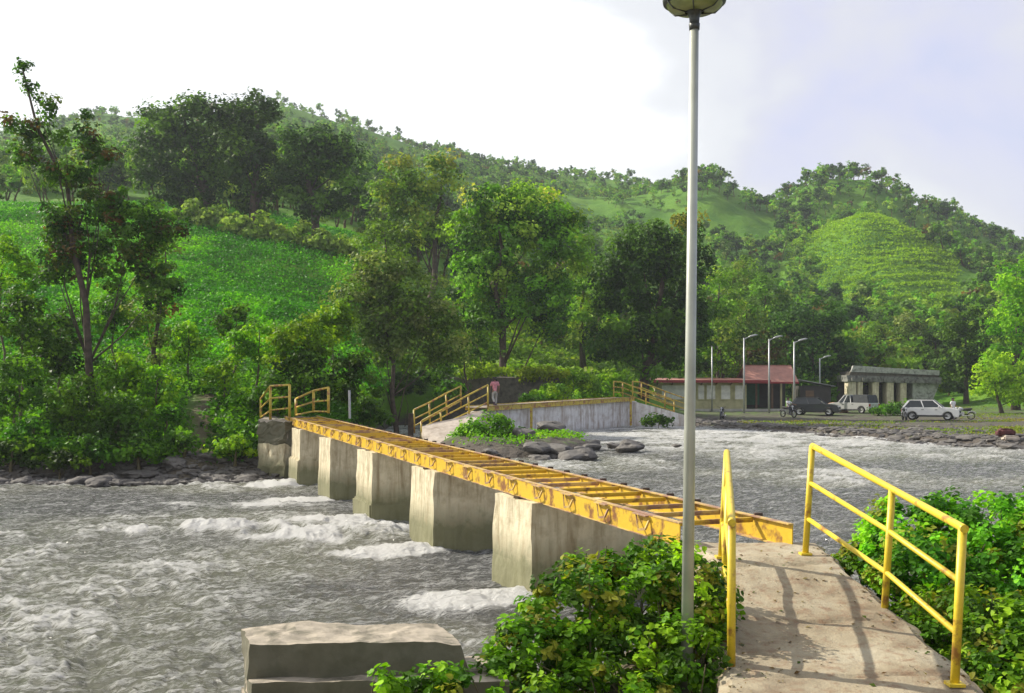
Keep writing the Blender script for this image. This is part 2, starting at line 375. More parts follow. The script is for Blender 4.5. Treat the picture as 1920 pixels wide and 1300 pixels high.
# ------------------------------------------------------------------ water
piers_c = [bp(s+0.75, 0.6) for s in PS]
def water(X, Y):
    base = water_z(Y)
    # flow axes: along the current (towards lower left) and across it
    fl = np.array([-0.85, -0.53]); a = X*fl[0]+Y*fl[1]; c = X*0.53-Y*0.85
    turb = fbm(X/6+3, Y/6, 3, 40)
    w1 = fbm(a/1.5+turb*2, c/2.3, 4, 41, 0.55)-0.5
    w2 = 1-np.abs(2*fbm(a/0.75+turb*3, c/1.3, 3, 47, 0.55)-1)
    w3 = 1-np.abs(2*fbm(a/0.26, c/0.42, 3, 52, 0.6)-1)
    w4 = fbm(a/0.12, c/0.2, 2, 57, 0.6)-0.5
    amp = 0.7+1.1*sstep(0.40, 0.65, turb)
    z = base+(w1*0.17+(w2-0.75)*0.06)*amp+(w3-0.7)*0.06*(0.6+0.4*amp)*(1-0.5*sstep(25, 60, Y))+w4*0.05
    crest = w1*0.9+(w2-0.7)*0.5+(w3-0.7)*0.55
    lace = fbm(a/0.55+w1*2, c/0.30, 5, 81, 0.7); lace = 1-np.abs(2*lace-1)
    foam = sstep(0.15, 0.6, crest+(turb-0.5)*0.9)*0.22
    # standing waves below the bridge
    for (cx, cy, lx, ly, h) in ((-6.7, 23.0, 2.4, 0.6, 0.20), (-4.3, 22.2, 1.5, 0.7, 0.18), (-2.6, 23.4, 1.8, 0.7, 0.10), (-7.4, 28.5, 2.5, 0.6, 0.08)):
        dd = np.exp(-((X-cx)/lx)**2-((Y-cy)/ly)**2)
        z = z+dd*h*(0.6+0.8*w2); foam = np.maximum(foam, sstep(0.2, 1.0, dd*(0.35+1.0*w2*w2))*(h/0.2)*0.95)
    for i, p in enumerate(piers_c):        # wakes on the downstream side of each pier
        q = bp(PS[i]+0.2, -0.35); k = 1.0 if i < 3 else 0.65
        dx = X-q.x; dy = Y-q.y; al = dx*-0.92+dy*-0.38; ac = dx*0.38-dy*0.92
        dd = np.exp(-(np.clip(al-0.2, 0, 9)/1.25)**2-(np.clip(-al, 0, 9)/0.5)**2-(ac/(0.45+0.22*np.clip(al, 0, 3)))**2)
        z = z+dd*0.13*k*(0.5+w2*0.8); foam = np.maximum(foam, sstep(0.1, 0.75, dd*(0.7+0.7*w2))*1.15)
    # white rapids of the upstream reach
    far = sstep(44, 56, Y)*sstep(-1.0, 8, X)+sstep(66, 72, Y)
    foam = np.maximum(foam, np.clip(far, 0, 1)*sstep(0.44, 0.62, fbm(a/3.0, c/0.8, 4, 60)*0.6+w2*0.2+turb*0.2)*0.26)
    fo2 = sstep(0.52, 0.70, fbm(a/0.9, c/0.28, 5, 64, 0.65)*0.75+w3*0.18)*(0.30+0.5*sstep(0.4, 0.6, turb))
    return z, np.clip(foam+fo2*0.18, 0, 1.1), turb
wy = [8.2]
while wy[-1] < 46: wy.append(wy[-1]*(1+0.0032))
while wy[-1] < 100: wy.append(wy[-1]+0.22)
wy = np.array([1.0, 3.0, 5.0, 6.5, 7.5]+wy); wu = np.concatenate([np.linspace(-1700, -130, 100), np.linspace(-120, 2040, 860), np.linspace(2060, 3700, 100)])
U, YG = np.meshgrid(wu, wy); XG = (U-960)/F*np.maximum(YG, 12)
ZG, FG, TG = water(XG, YG)
V = np.stack([XG, YG, ZG], -1).reshape(-1, 3); a = np.arange(U.size).reshape(U.shape)
Fc = np.stack([a[:-1, :-1], a[:-1, 1:], a[1:, 1:], a[1:, :-1]], -1)
m, t, b = newmat('river_water')
at = N(t, 'ShaderNodeAttribute', attribute_name='tint'); sr = N(t, 'ShaderNodeSeparateColor'); t.links.new(at.outputs['Color'], sr.inputs[0])
v0 = N(t, 'ShaderNodeTexCoord'); mr = N(t, 'ShaderNodeMapping'); mr.inputs['Rotation'].default_value = (0, 0, R(-28)); t.links.new(v0.outputs['Object'], mr.inputs[0])
ms = N(t, 'ShaderNodeMapping'); ms.inputs['Scale'].default_value = (0.8, 2.4, 1.5); t.links.new(mr.outputs[0], ms.inputs[0]); v = ms.outputs[0]
fn = noise_(t, v, 2.6, 9, 0.72, 1.2); fn2 = noise_(t, v, 11, 6, 0.7); fn3 = noise_(t, v, 4.0, 9, 0.75, 2.0)
ridge = math_(t, 'SUBTRACT', 1.0, math_(t, 'ABSOLUTE', math_(t, 'MULTIPLY_ADD', fn3, 4.0, -2.0)))
fl_ = math_(t, 'ADD', math_(t, 'MULTIPLY', ridge, 0.35), math_(t, 'MULTIPLY', fn, 0.75))
k = math_(t, 'ADD', fl_, math_(t, 'MULTIPLY', sr.outputs[0], 0.62))
kf = ramp(t, k, [(0.66, (0, 0, 0)), (0.75, (0.45, 0.45, 0.46)), (0.90, (1, 1, 1))])
body = mix(t, sr.outputs[1], (0.155, 0.157, 0.150), (0.265, 0.268, 0.205))
t.links.new(mix(t, kf, body, (0.86, 0.86, 0.84)), b.inputs['Base Color'])
t.links.new(ramp(t, kf, [(0, (0.10,)*3), (1, (0.8,)*3)]), b.inputs['Roughness'])
b.inputs['IOR'].default_value = 1.33
hh = math_(t, 'ADD', math_(t, 'MULTIPLY', fn, 1.0), math_(t, 'ADD', math_(t, 'MULTIPLY', ridge, 0.12), math_(t, 'MULTIPLY', fn2, 0.35)))
bump(t, b, hh, 1.0, 0.38)
M['water'] = m
tint = np.stack([FG, sstep(0.3, 0.65, TG), FG*0], -1).reshape(-1, 3)
tag(mesh_np('river_water', V, Fc, 4, m, smooth=True, tint=tint), kind='structure')
# ------------------------------------------------------------------ footbridge
br = empty('footbridge', bp(0), 0, 'yellow steel footbridge frame with open rungs standing on five concrete piers', 'footbridge')
def rel(o, root):                          # geometry is laid out in world space; shift it to the thing's own origin
    o.location = -Vector(root.location) if root.rotation_euler.z == 0 else o.location
    return o
S0, S1 = -0.45, 26.6
up = Vector((0, 0, 1))
for w, nm in ((0, 'side_beam'), (1.2, 'side_beam')):
    m1 = MB(); m1.bar(bp(S0 if w else 0.0, w, -0.13), bp(S1, w, -0.13), 0.014, 0.25)
    sgn = 1 if w == 0 else -1
    bm_ = rel(m1.build(nm, M['beam'], br), br)
    f = MB(); f.bar(bp(S0 if w else 0.0, w+0.022*sgn, 0.004), bp(S1, w+0.022*sgn, 0.004), 0.075, 0.014)
    f.bar(bp(S0 if w else 0.0, w+0.022*sgn, -0.262), bp(S1, w+0.022*sgn, -0.262), 0.075, 0.014)
    f.build('flange', M['flange'], bm_)
rel_off = -Vector(br.location)
def badd(mb, name, mat, **k):
    o = mb.build(name, mat, br, **k); o.location = rel_off; return o
s = 0.25
while s < S1:
    mb = MB(); mb.bar(bp(s, 0.03, -0.03), bp(s, 1.17, -0.03), 0.04, 0.03); mb.bar(bp(s, 0.03, -0.05), bp(s, 1.17, -0.05), 0.012, 0.05)
    badd(mb, 'rung', M['beam'] if int(s*10) % 3 else M['flange'])
    if s < 24: 
        mb = MB(); mb.box(bp(s, 1.25, 0.015), (0.05, 0.03, 0.02)); badd(mb, 'bolt', M['bolt'])
    s += 0.66
s = 0.95
while s < S1-0.3:                          # bent strap brackets on the outer face
    mb = MB(); q = -0.05
    mb.bar(bp(s, -0.03, -0.015), bp(s-0.16, q-0.04, -0.19), 0.016, 0.022)
    mb.bar(bp(s-0.16, q-0.04, -0.19), bp(s-0.30, q-0.02, -0.16), 0.02, 0.03)
    mb.bar(bp(s-0.30, q-0.02, -0.16), bp(s-0.30, -0.02, -0.06), 0.02, 0.025)
    mb.bar(bp(s+0.02, -0.05, -0.008), bp(s-0.30, -0.05, -0.008), 0.05, 0.014)
    badd(mb, 'bracket', M['flange'])
    s += 1.03
mb = MB()
for s in (6.3, 12.2, 17.5, 2.2):
    mb.box(bp(s, 0.55, -0.09), (0.5, 0.01, 0.03), (W_, D.normalized(), up))
pass
wh = ['second', 'third', 'fourth']
PL = ['tallest concrete pier nearest the leafy bush, white water at its foot', 'concrete pier second from the leafy bush with a big white splash',
      'concrete pier in the middle of the row under the yellow footbridge', 'concrete pier second from the left bank under the yellow footbridge',
      'concrete pier next to the left bank with a wider footing at its base']
for i, s in enumerate(PS):
    p0 = bp(s, -0.12, 0); root = empty('bridge_pier', (p0.x, p0.y, -1.0), 0, PL[i], 'pier', 'piers of the footbridge')
    zt = p0.z-0.272
    def sec(e, z): 
        a = p0+SK*(-e); b_ = p0+SK*(1.75+e)
        dd = D*(1.55); dd = Vector((dd.x, dd.y, 0))
        ee = Vector((D.x, D.y, 0)).normalized()*e
        L = [a-ee, b_-ee, b_+dd+ee, a+dd+ee]; return [Vector((q.x, q.y, z)) for q in L]
    mb = MB(); A = sec(0.06 if i != 4 else 0.03, -1.2); B = sec(0, zt)
    mb.add(A+B, [(0, 1, 2, 3), (7, 6, 5, 4)]+[(k, (k+1) % 4, 4+(k+1) % 4, 4+k) for k in range(4)])
    o = mb.build('column', M['pier'], root, sub=15, rough=0.030); o.location = -root.location
    if i in (2, 4):
        mb = MB(); A = sec(0.13, -1.1); B = sec(0.09, 0.42 if i == 2 else 0.85)
        mb.add(A+B, [(0, 1, 2, 3), (7, 6, 5, 4)]+[(k, (k+1) % 4, 4+(k+1) % 4, 4+k) for k in range(4)])
        o = mb.build('footing', M['pier'], root, bevel=0.04, sub=4, rough=0.03); o.location = -root.location
    mb = MB(); mb.box(bp(s+0.75, 0.03, -0.272), (0.13, 0.05, 0.012)); mb.box(bp(s+0.75, 1.2, -0.272), (0.13, 0.05, 0.012))
    o = mb.build('bearing_plate', M['bolt'], root); o.location = -root.location
# far abutment: rounded lump of stone masonry and the landing behind it
p = bp(24.9, -0.15)
ab = empty('bridge_abutment', (p.x, p.y, 0), 0, 'rounded stone and concrete abutment at the far left end of the footbridge', 'abutment')
mb = MB(); q = P(482, 790, 38.6); zt = q.z
poly = [P(483, 0, 37.4), P(533, 0, 36.6), P(575, 0, 37.6), P(590, 0, 42), P(495, 0, 42.2)]
poly = [Vector((a_.x, a_.y, -0.5)) for a_ in poly]
mb.prism(poly, (0, 0, 0), (0, 0, 1.75))
o = mb.build('concrete_base', M['pier'], ab, sub=8, rough=0.09); o.location = -ab.location
mb = MB(); mb.prism([v_+Vector((0.0, 0, 1.75)) for v_ in poly], (0, 0, 0), (0, 0, zt-1.2))
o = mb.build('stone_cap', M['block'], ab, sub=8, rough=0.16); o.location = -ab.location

# ------------------------------------------------------------------ tube railings
def railing(name, tops, bases, label, mat, rails=(1.0, 0.66, 0.33), r=0.03, foot=False, cat='railing', group=None, ext=0.0, rr=None):
    """tops and bases: world points of each post"""
    root = empty(name, bases[0], 0, label, cat, group)
    for a_, b_ in zip(bases, tops):
        a_ = Vector(a_); b_ = Vector(b_)
        mb = MB(); mb.tube([a_, b_], r, 12); po = mb.build('post', mat, root, smooth=False); po.location = -root.location
        for f_ in po.data.polygons: f_.use_smooth = len(f_.vertices) == 4
        if foot:
            mb = MB(); mb.box(a_+Vector((0, 0, 0.01)), (0.06, 0.06, 0.012)); mb.build('foot_plate', mat, po)
    for k in rails:
        pts = [Vector(a_).lerp(Vector(b_), k) for a_, b_ in zip(bases, tops)]
        if k == rails[0] and ext:
            d = (pts[0]-pts[1]).normalized(); pts = [pts[0]+d*ext]+pts
        off = Vector((0, 0, 0))
        mb = MB(); mb.tube([q_+off for q_ in pts], (rr or r)*(0.95 if k == 1.0 else 0.75), 12)
        o_ = mb.build('rail', mat, root); o_.location = -root.location
        for f_ in o_.data.polygons: f_.use_smooth = len(f_.vertices) == 4
    return root
railing('walkway_railing', [P(1805, 990, 7.94), P(1673, 917, 9.96), P(1523, 836, 11.4)], [P(1790, 1285, 7.94), P(1658, 1152, 9.96), P(1510, 1040, 11.4)],
        'yellow tubular railing with three posts on the right side of the ramp beside the vines', M['rail'], foot=True, ext=0.05, r=0.034)
railing('walkway_railing', [P(1372, 978, 8.4), P(1367, 905, 9.9), P(1363, 848, 11.2)], [P(1371, 1257, 8.4), P(1356, 1140, 9.9), P(1352, 1046, 11.2)],
        'yellow tubular railing seen end on between the grey lamp post and the ramp', M['rail'], foot=True, ext=0.06, r=0.034)
railing('bridgehead_railing', [P(543, 722, 37.6), P(507, 724, 39.2), P(489, 748, 41.5)], [P(543, 787, 37.6), P(507, 792, 39.2), P(489, 800, 41.5)],
        'left of the two yellow gate-like railings at the far end of the footbridge', M['rail_old'], r=0.05, cat='railing', rr=0.042)
railing('bridgehead_railing', [P(616, 727, 37.0), P(588, 733, 38.6), P(555, 748, 40.5)], [P(616, 775, 37.0), P(588, 774, 38.6), P(555, 780, 40.5)],
        'right of the two yellow gate-like railings at the far end of the footbridge', M['rail_old'], rails=(1.0, 0.5, 0.06), r=0.05, rr=0.042)
mb = MB(); mb.tube([P(656, 785, 36.5), P(655, 732, 36.5)], 0.045, 8)
tag(mb.build('grey_post', M['galv']), 'thin pale grey post standing just right of the far bridge railings', 'post')

# ------------------------------------------------------------------ ramp
ZS = [12.15, 11.2, 10.4, 9.6, 8.8, 8.0, 7.3, 6, 4, 1, -6]
LX = [1.85, 2.2, 2.0, 1.85, 1.75, 1.60, 1.42, 1.1, 0.5, -0.8, -1.5]
RX = [3.62, 3.5, 3.62, 3.68, 3.66, 3.60, 3.5, 3.3, 2.8, 2.2, 2]
HZ = [1.405, 1.385, 1.19, 1.06, 0.985, 0.94, 0.92, 1.15, 1.55, 1.75, 2.3]
us_ = np.linspace(0, 1, 42); zz = np.concatenate([np.linspace(12.15, 7.2, 110), np.linspace(7.0, -6, 40)])
zi = zz[::-1]; 
def itp(z, A): return np.interp(z, ZS[::-1], A[::-1])
Uu, Zz = np.meshgrid(us_, zz)
jit = (fbm(Zz*2.3, Uu*0+3, 3, 71)-0.5)*0.16*sstep(0.8, 1.0, np.abs(Uu-0.5)*2)
Xr = itp(Zz, LX)+(itp(Zz, RX)-itp(Zz, LX))*Uu+jit*np.sign(Uu-0.5)
Hr = itp(Zz, HZ)+(fbm(Xr*2.2, Zz*2.2, 5, 72)-0.5)*0.05-0.05*sstep(0.9, 1.0, np.abs(Uu-0.5)*2)
for c_ in (10.95, 9.55, 8.1):              # joints between the cast panels
    Hr = Hr-0.02*np.exp(-((Zz-c_-Uu*0.12-0.02*np.sin(Uu*9))/0.03)**2)
Hr = np.where(Zz > 12.0, Hr, Hr)
V = np.stack([Xr, Zz, Hr], -1); n_, m_ = len(us_), len(zz)
lo_l = V[:, :1].copy(); lo_l[..., 2] = -0.6; lo_l[..., 0] -= 0.05
lo_r = V[:, -1:].copy(); lo_r[..., 2] = -0.6; lo_r[..., 0] += 0.05
V = np.concatenate([lo_l, V, lo_r], 1); fr_ = V[:1].copy(); fr_[..., 2] = -0.6
V = np.concatenate([fr_, V], 0); a = np.arange(V.shape[0]*V.shape[1]).reshape(V.shape[:2])
Fc = np.stack([a[:-1, :-1], a[1:, :-1], a[1:, 1:], a[:-1, 1:]], -1)
m, t, b = newmat('ramp_concrete_worn'); v = coords(t)
f1 = noise_(t, v, 1.1, 6, 0.6, 0.5); f2 = noise_(t, v, 7, 8, 0.7); f3 = noise_(t, v, 40, 4, 0.6)
c = ramp(t, f1, [(0.3, (0.155, 0.115, 0.07)), (0.47, (0.30, 0.25, 0.165)), (0.66, (0.40, 0.355, 0.255))])
c = mix(t, ramp(t, f2, [(0.50, (0, 0, 0)), (0.66, (0.85, 0.85, 0.85))]), c, (0.21, 0.13, 0.075))
c = mix(t, ramp(t, f3, [(0.62, (0, 0, 0)), (0.75, (0.7, 0.7, 0.7))]), c, (0.10, 0.07, 0.05))
t.links.new(c, b.inputs['Base Color']); b.inputs['Roughness'].default_value = 0.85
bump(t, b, math_(t, 'ADD', f2, math_(t, 'MULTIPLY', f3, 0.4)), 0.6, 0.03)
tag(mesh_np('walkway', V.reshape(-1, 3), Fc, 4, m, smooth=False), kind='structure')

# ------------------------------------------------------------------ near lamp post
Zl = 8.6; base = P(1287, 1300, Zl); top = P(1302, 52, Zl)
base.z = zb(base.x, base.y)-0.1
lp = empty('street_lamp', (base.x, base.y, base.z), 0, 'tall grey lamp post with a round saucer lamp standing in the bush in front', 'street lamp')
off = -Vector(lp.location)
def lpart(mb, name, mat, sm=True):
    o = mb.build(name, mat, lp, smooth=sm); o.location = off; return o
mb = MB(); mid = base.lerp(top, 0.5)
mb.tube([base, mid, top], [0.052, 0.045, 0.036], 20); lpart(mb, 'pole', M['pole'])
mb = MB(); mb.lathe([(0.0, -0.02), (0.042, -0.02), (0.046, 0.03), (0.040, 0.035), (0.043, 0.08), (0.062, 0.13), (0.10, 0.15)], 24, top+Vector((0, 0, 0))); lpart(mb, 'collar', M['lamp_dark'])
mb = MB(); mb.lathe([(0.08, 0.128), (0.17, 0.138), (0.215, 0.165), (0.232, 0.195)], 32, top); lpart(mb, 'diffuser', M['lamp_glass'])
mb = MB(); mb.lathe([(0.228, 0.19), (0.256, 0.20), (0.262, 0.235), (0.25, 0.27), (0.19, 0.33), (0.10, 0.37), (0.0, 0.385)], 36, top); 
mb.lathe([(0.06, 0.125), (0.09, 0.122), (0.20, 0.145), (0.245, 0.185), (0.262, 0.21)], 36, top) if False else None
lpart(mb, 'lamp_shade', M['lamp_dark'])
mb = MB()
for k in range(6):
    a_ = k*math.pi/3+0.3
    mb.tube([top+Vector((0.07*math.cos(a_), 0.07*math.sin(a_), 0.122)), top+Vector((0.19*math.cos(a_), 0.19*math.sin(a_), 0.142)), top+Vector((0.245*math.cos(a_), 0.245*math.sin(a_), 0.195))], 0.006, 6)
lpart(mb, 'rib', M['lamp_dark'])

# ------------------------------------------------------------------ broken concrete block, lower left
bx0 = P(468, 1208, 8.0)                    # front left top corner
root = empty('concrete_block', (bx0.x, bx0.y, -0.4), 0, 'broken old concrete pier stub with stepped ledges standing in the water in front', 'concrete block')
e1 = Vector((1, 0.03, 0)).normalized(); e2 = Vector((-0.36, 1, 0)).normalized()
def blk(name, x0, x1, y0, y1, z0, z1, bev, rg, top_r=0.0):
    mb = MB(); c = Vector((bx0.x, bx0.y, 0))
    A = [c+e1*x0+e2*y0, c+e1*x1+e2*y0, c+e1*x1+e2*y1, c+e1*x0+e2*y1]
    B = [q.copy() for q in A]
    B[1] -= e1*top_r; B[2] -= e1*top_r
    vs = [Vector((q.x, q.y, z0)) for q in A]+[Vector((q.x, q.y, z1)) for q in B]
    mb.add(vs, [(3, 2, 1, 0), (4, 5, 6, 7)]+[(k, (k+1) % 4, 4+(k+1) % 4, 4+k) for k in range(4)])
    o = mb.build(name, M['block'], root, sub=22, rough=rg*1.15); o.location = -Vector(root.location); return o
z1 = bx0.z
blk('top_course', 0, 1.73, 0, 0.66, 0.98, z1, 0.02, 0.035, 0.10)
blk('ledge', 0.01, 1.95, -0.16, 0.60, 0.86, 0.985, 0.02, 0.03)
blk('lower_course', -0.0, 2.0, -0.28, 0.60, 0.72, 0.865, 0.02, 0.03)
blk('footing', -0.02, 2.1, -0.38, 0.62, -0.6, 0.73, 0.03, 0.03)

# ------------------------------------------------------------------ far footbridge with its ramps and weir wall
deckL = P(915, 762, 58); deckR = P(1190, 745, 75)
dv = (deckR-deckL); dn = Vector((-dv.y, dv.x, 0)).normalized()          # away from the camera
if dn.y < 0: dn = -dn
fb = empty('far_footbridge', deckL, 0, 'far yellow-edged footbridge deck above the stained white weir wall', 'footbridge')
fo = -Vector(fb.location)
def fadd(mb, name, mat, **k):
    o = mb.build(name, mat, fb, **k); o.location = fo; return o
mb = MB(); mb.bar(deckL+dn*0.02+Vector((0, 0, -0.13)), deckR+dn*0.02+Vector((0, 0, -0.13)), 0.03, 0.28); fadd(mb, 'side_beam', M['rail_old'])
mb = MB(); mb.bar(deckL+Vector((0, 0, 0.02)), deckR+Vector((0, 0, 0.02)), 0.1, 0.03); fadd(mb, 'flange', M['flange'])
mb = MB(); mb.bar(deckL+dn*0.75+Vector((0, 0, -0.06)), deckR+dn*0.75+Vector((0, 0, -0.06)), 1.4, 0.08); fadd(mb, 'deck', M['apron'])
mb = MB(); mb.bar(deckL+dn*1.5+Vector((0, 0, -0.1)), deckR+dn*1.5+Vector((0, 0, -0.1)), 0.03, 0.26); fadd(mb, 'side_beam', M['rail_old'])
for k in (0.24, 0.96):
    q = deckL.lerp(deckR, k)-dn*0.05; mb = MB(); mb.bar(q+Vector((0, 0, -0.2)), q+Vector((0, 0, -2.0)), 0.16, 0.16); fadd(mb, 'bracket_post', M['rail_old'])
mb = MB(); a_ = deckL+dn*0.25-dv*0.02; b_ = deckR+dn*0.25+dv*0.04
mb.prism([Vector((a_.x, a_.y, -0.8)), Vector((b_.x, b_.y, -0.8)), Vector((b_.x, b_.y, b_.z-0.28)), Vector((a_.x, a_.y, a_.z-0.28))], (0, 0, 0), dn*0.9)
tag(mb.build('weir_wall', M['wall'], sub=6, rough=0.05), 'long stained whitish wall under the far yellow-edged footbridge', 'wall')
# right end descending ramp
r1 = deckR+dv.normalized()*0.3; r2 = P(1300, 782, 76)
mb = MB(); lo = lambda q, z: Vector((q.x, q.y, z))
mb.prism([lo(r1, -0.3), lo(r2, -0.3), lo(r2, r2.z), lo(r1, r1.z-0.30)], dn*0.15, dn*1.4)
tag(mb.build('far_ramp', M['wall'], sub=4, rough=0.04), 'pale triangular ramp going down to the right from the far footbridge', 'ramp')
hT = lambda q, h=1.15, w=0.0: Vector((q.x, q.y, q.z+h))+dn*w
r0 = deckR-dv.normalized()*0.35
pts = [r0+Vector((0, 0, 0)), r1+dv.normalized()*0.9+Vector((0, 0, -0.1)), r1.lerp(r2, 0.5), r2]
railing('far_bridge_railing', [hT(q) for q in pts], pts, 'nearer yellow railing going down the right end of the far footbridge', M['rail_old'], r=0.05, rr=0.05)
pts2 = [q+dn*1.5 for q in pts]
railing('far_bridge_railing', [hT(q) for q in pts2], pts2, 'farther yellow railing going down the right end of the far footbridge', M['rail_old'], r=0.05, rr=0.05)
# left end ramp on the island
l1 = deckL.copy(); l2 = P(800, 822, 55.5)
ax = (l2-l1)
mb = MB(); wv = Vector((0.15, 1, 0)).normalized()
mb.prism([lo(l1, -0.3), lo(l2, -0.3), lo(l2, l2.z-0.1), l2.lerp(l1, 0.5)+Vector((0, 0, -0.02)), lo(l1, l1.z-0.25)], wv*0.1, wv*1.75)
tag(mb.build('far_ramp', M['apron'], sub=4, rough=0.05), 'pale concrete ramp climbing from the island to the left end of the far footbridge', 'ramp')
mb = MB(); ap = [P(792, 800, 55), P(905, 770, 57.2), P(900, 800, 56), P(850, 830, 53), P(800, 838, 53)]
A_ = [Vector((q.x, q.y, q.z)) for q in ap]; A_ = [q+Vector((0, -0.2, 0)) for q in A_]
mb.prism(A_, (0, 0, 0), (0, 0.5, -0.9))
tag(mb.build('sloping_apron', M['apron'], sub=3, rough=0.08), 'sloping pale concrete apron in front of the left ramp of the far footbridge', 'ramp')
B0 = [P(915, 765, 58), P(880, 783, 57.2), P(828, 806, 56.4), P(790, 826, 55.7)]
T0 = [P(915, 722, 58), P(878, 741, 57.2), P(826, 770, 56.4), P(790, 790, 55.7)]
railing('far_ramp_railing', T0, B0, 'nearer yellow railing up the left ramp of the far footbridge', M['rail_old'], rails=(1.0, 0.62, 0.25), r=0.05, rr=0.05)
B1 = [P(864, 764, 60), P(838, 779, 59), P(806, 796, 58), P(777, 812, 57.3)]
T1 = [P(864, 724, 60), P(836, 738, 59), P(805, 755, 58), P(776, 769, 57.3)]
railing('far_ramp_railing', T1, B1, 'farther yellow railing up the left ramp of the far footbridge', M['rail_old'], rails=(1.0, 0.6, 0.3), r=0.05, rr=0.05)
mb = MB(); mb.bar(P(770, 822, 56.5), P(770, 775, 56.5), 0.28, 0.28)
tag(mb.build('brown_post', M['bark'], bevel=0.03, sub=2, rough=0.03), 'short brown wooden post at the foot of the far yellow ramp railings', 'post')
# retaining wall behind the far bridge
mb = MB(); q1 = P(835, 745, 74); q2 = P(1065, 742, 76.5)
mb.prism([lo(q1, 0), lo(q2, 0), lo(q2, 4.05), lo(q1, 4.05)], (0, 0, 0), (0, 0.5, 0))
M['dark_stone'] = concrete('dark_stone', (0.11, 0.10, 0.075), (0.05, 0.045, 0.035), vert=False)
tag(mb.build('retaining_wall', M['dark_stone'], sub=5, rough=0.12), 'dark stone retaining wall behind the person on the far footbridge', 'wall')
# ------------------------------------------------------------------ vegetation
def leaf_fan(C, Nn, S, kind, r):
    n = len(C); t = r.normal(size=(n, 3)); Nn = Nn/np.linalg.norm(Nn, axis=1, keepdims=True)
    a = np.cross(Nn, t); a /= np.linalg.norm(a, axis=1, keepdims=True)+1e-9; b_ = np.cross(Nn, a)
    if kind == 'quad':
        q = np.array([(-0.5, 0, 0), (0, 0.38, 0.10), (0.5, 0, -0.04), (0.02, -0.38, 0.08)]); fs = [(0, 1, 2, 3)]
    else:
        q = np.array([(-0.42, 0, 0.05), (-0.28, 0.36, 0.06), (0.12, 0.34, 0.0), (0.58, 0, -0.14), (0.12, -0.34, 0.0), (-0.28, -0.36, 0.06), (0, 0, -0.05)])
        fs = [(6, k, (k+1) % 6) for k in range(6)]
    V = C[:, None, :]+(a[:, None, :]*q[None, :, 0:1]+b_[:, None, :]*q[None, :, 1:2]+Nn[:, None, :]*q[None, :, 2:3])*S[:, None, None]
    k = len(q); Fc = (np.array(fs)[None]+(np.arange(n)*k)[:, None, None])
    return V.reshape(-1, 3), Fc.reshape(-1, len(fs[0])), k
PAL = dict(
 dark=[(0.014, 0.038, 0.010), (0.024, 0.060, 0.012), (0.045, 0.100, 0.016)],
 teak=[(0.050, 0.12, 0.018), (0.070, 0.16, 0.02), (0.10, 0.20, 0.03), (0.045, 0.10, 0.02), (0.13, 0.19, 0.04)],
 brown=[(0.045, 0.062, 0.020), (0.060, 0.040, 0.020), (0.035, 0.032, 0.018), (0.032, 0.070, 0.016), (0.075, 0.050, 0.028)],
 grey=[(0.070, 0.125, 0.045), (0.050, 0.10, 0.030), (0.13, 0.18, 0.09), (0.040, 0.09, 0.018), (0.06, 0.14, 0.02)],
 bright=[(0.058, 0.145, 0.009), (0.092, 0.190, 0.011), (0.13, 0.225, 0.015), (0.042, 0.105, 0.009)],
 under=[(0.025, 0.080, 0.010), (0.042, 0.115, 0.012), (0.065, 0.16, 0.014), (0.020, 0.060, 0.010)],
 lime=[(0.12, 0.19, 0.018), (0.16, 0.235, 0.02), (0.085, 0.145, 0.016)],
 vine=[(0.030, 0.110, 0.009), (0.052, 0.155, 0.011), (0.080, 0.21, 0.014), (0.022, 0.075, 0.009), (0.12, 0.25, 0.018), (0.025, 0.07, 0.009), (0.11, 0.13, 0.025)])
def foliage(blobs, cr, dens, lpc, ls, pal, r, kind='quad', flat=0.7, shell=0.5, upb=0.5, jit=0.25, floor=None):
    Cs = []; Ns = []; Ts = []; pal = np.array(PAL[pal] if isinstance(pal, str) else pal)
    for (c, rad) in blobs:
        c = np.array(c, float); rad = np.array(rad, float)
        n = max(3, int(dens*(rad[0]*rad[2]+rad[1]*rad[2]+rad[0]*rad[1])/(3*cr*cr)))
        d = r.normal(size=(n, 3)); d /= np.linalg.norm(d, axis=1, keepdims=True)
        q = c+d*rad*(shell+(1-shell)*r.random((n, 1))**0.6)
        for k in range(n):
            m_ = int(lpc*(0.6+0.8*r.random())); e = r.normal(size=(m_, 3)); e /= np.linalg.norm(e, axis=1, keepdims=True)
            rr = cr*(0.6+0.8*r.random())
            p = q[k]+e*(r.random((m_, 1))**0.45)*rr*np.array([1, 1, flat])
            if floor is not None: p[:, 2] = np.maximum(p[:, 2], floor)
            nn = e*0.6+np.array([0, 0, upb])+d[k]*0.35+r.normal(size=(m_, 3))*0.45
            tcol = pal[r.integers(len(pal))]*(1+(r.random()-0.5)*0.5)
            Cs.append(p); Ns.append(nn); Ts.append(np.clip(tcol*(1+(r.random((m_, 1))-0.5)*2*jit), 0, 1))
    C = np.concatenate(Cs); Nn = np.concatenate(Ns); T = np.concatenate(Ts)
    S = ls*(0.45+0.95*r.random(len(C)))
    V, Fc, k = leaf_fan(C, Nn, S, kind, r)
    return V, Fc, np.repeat(T, k, 0)
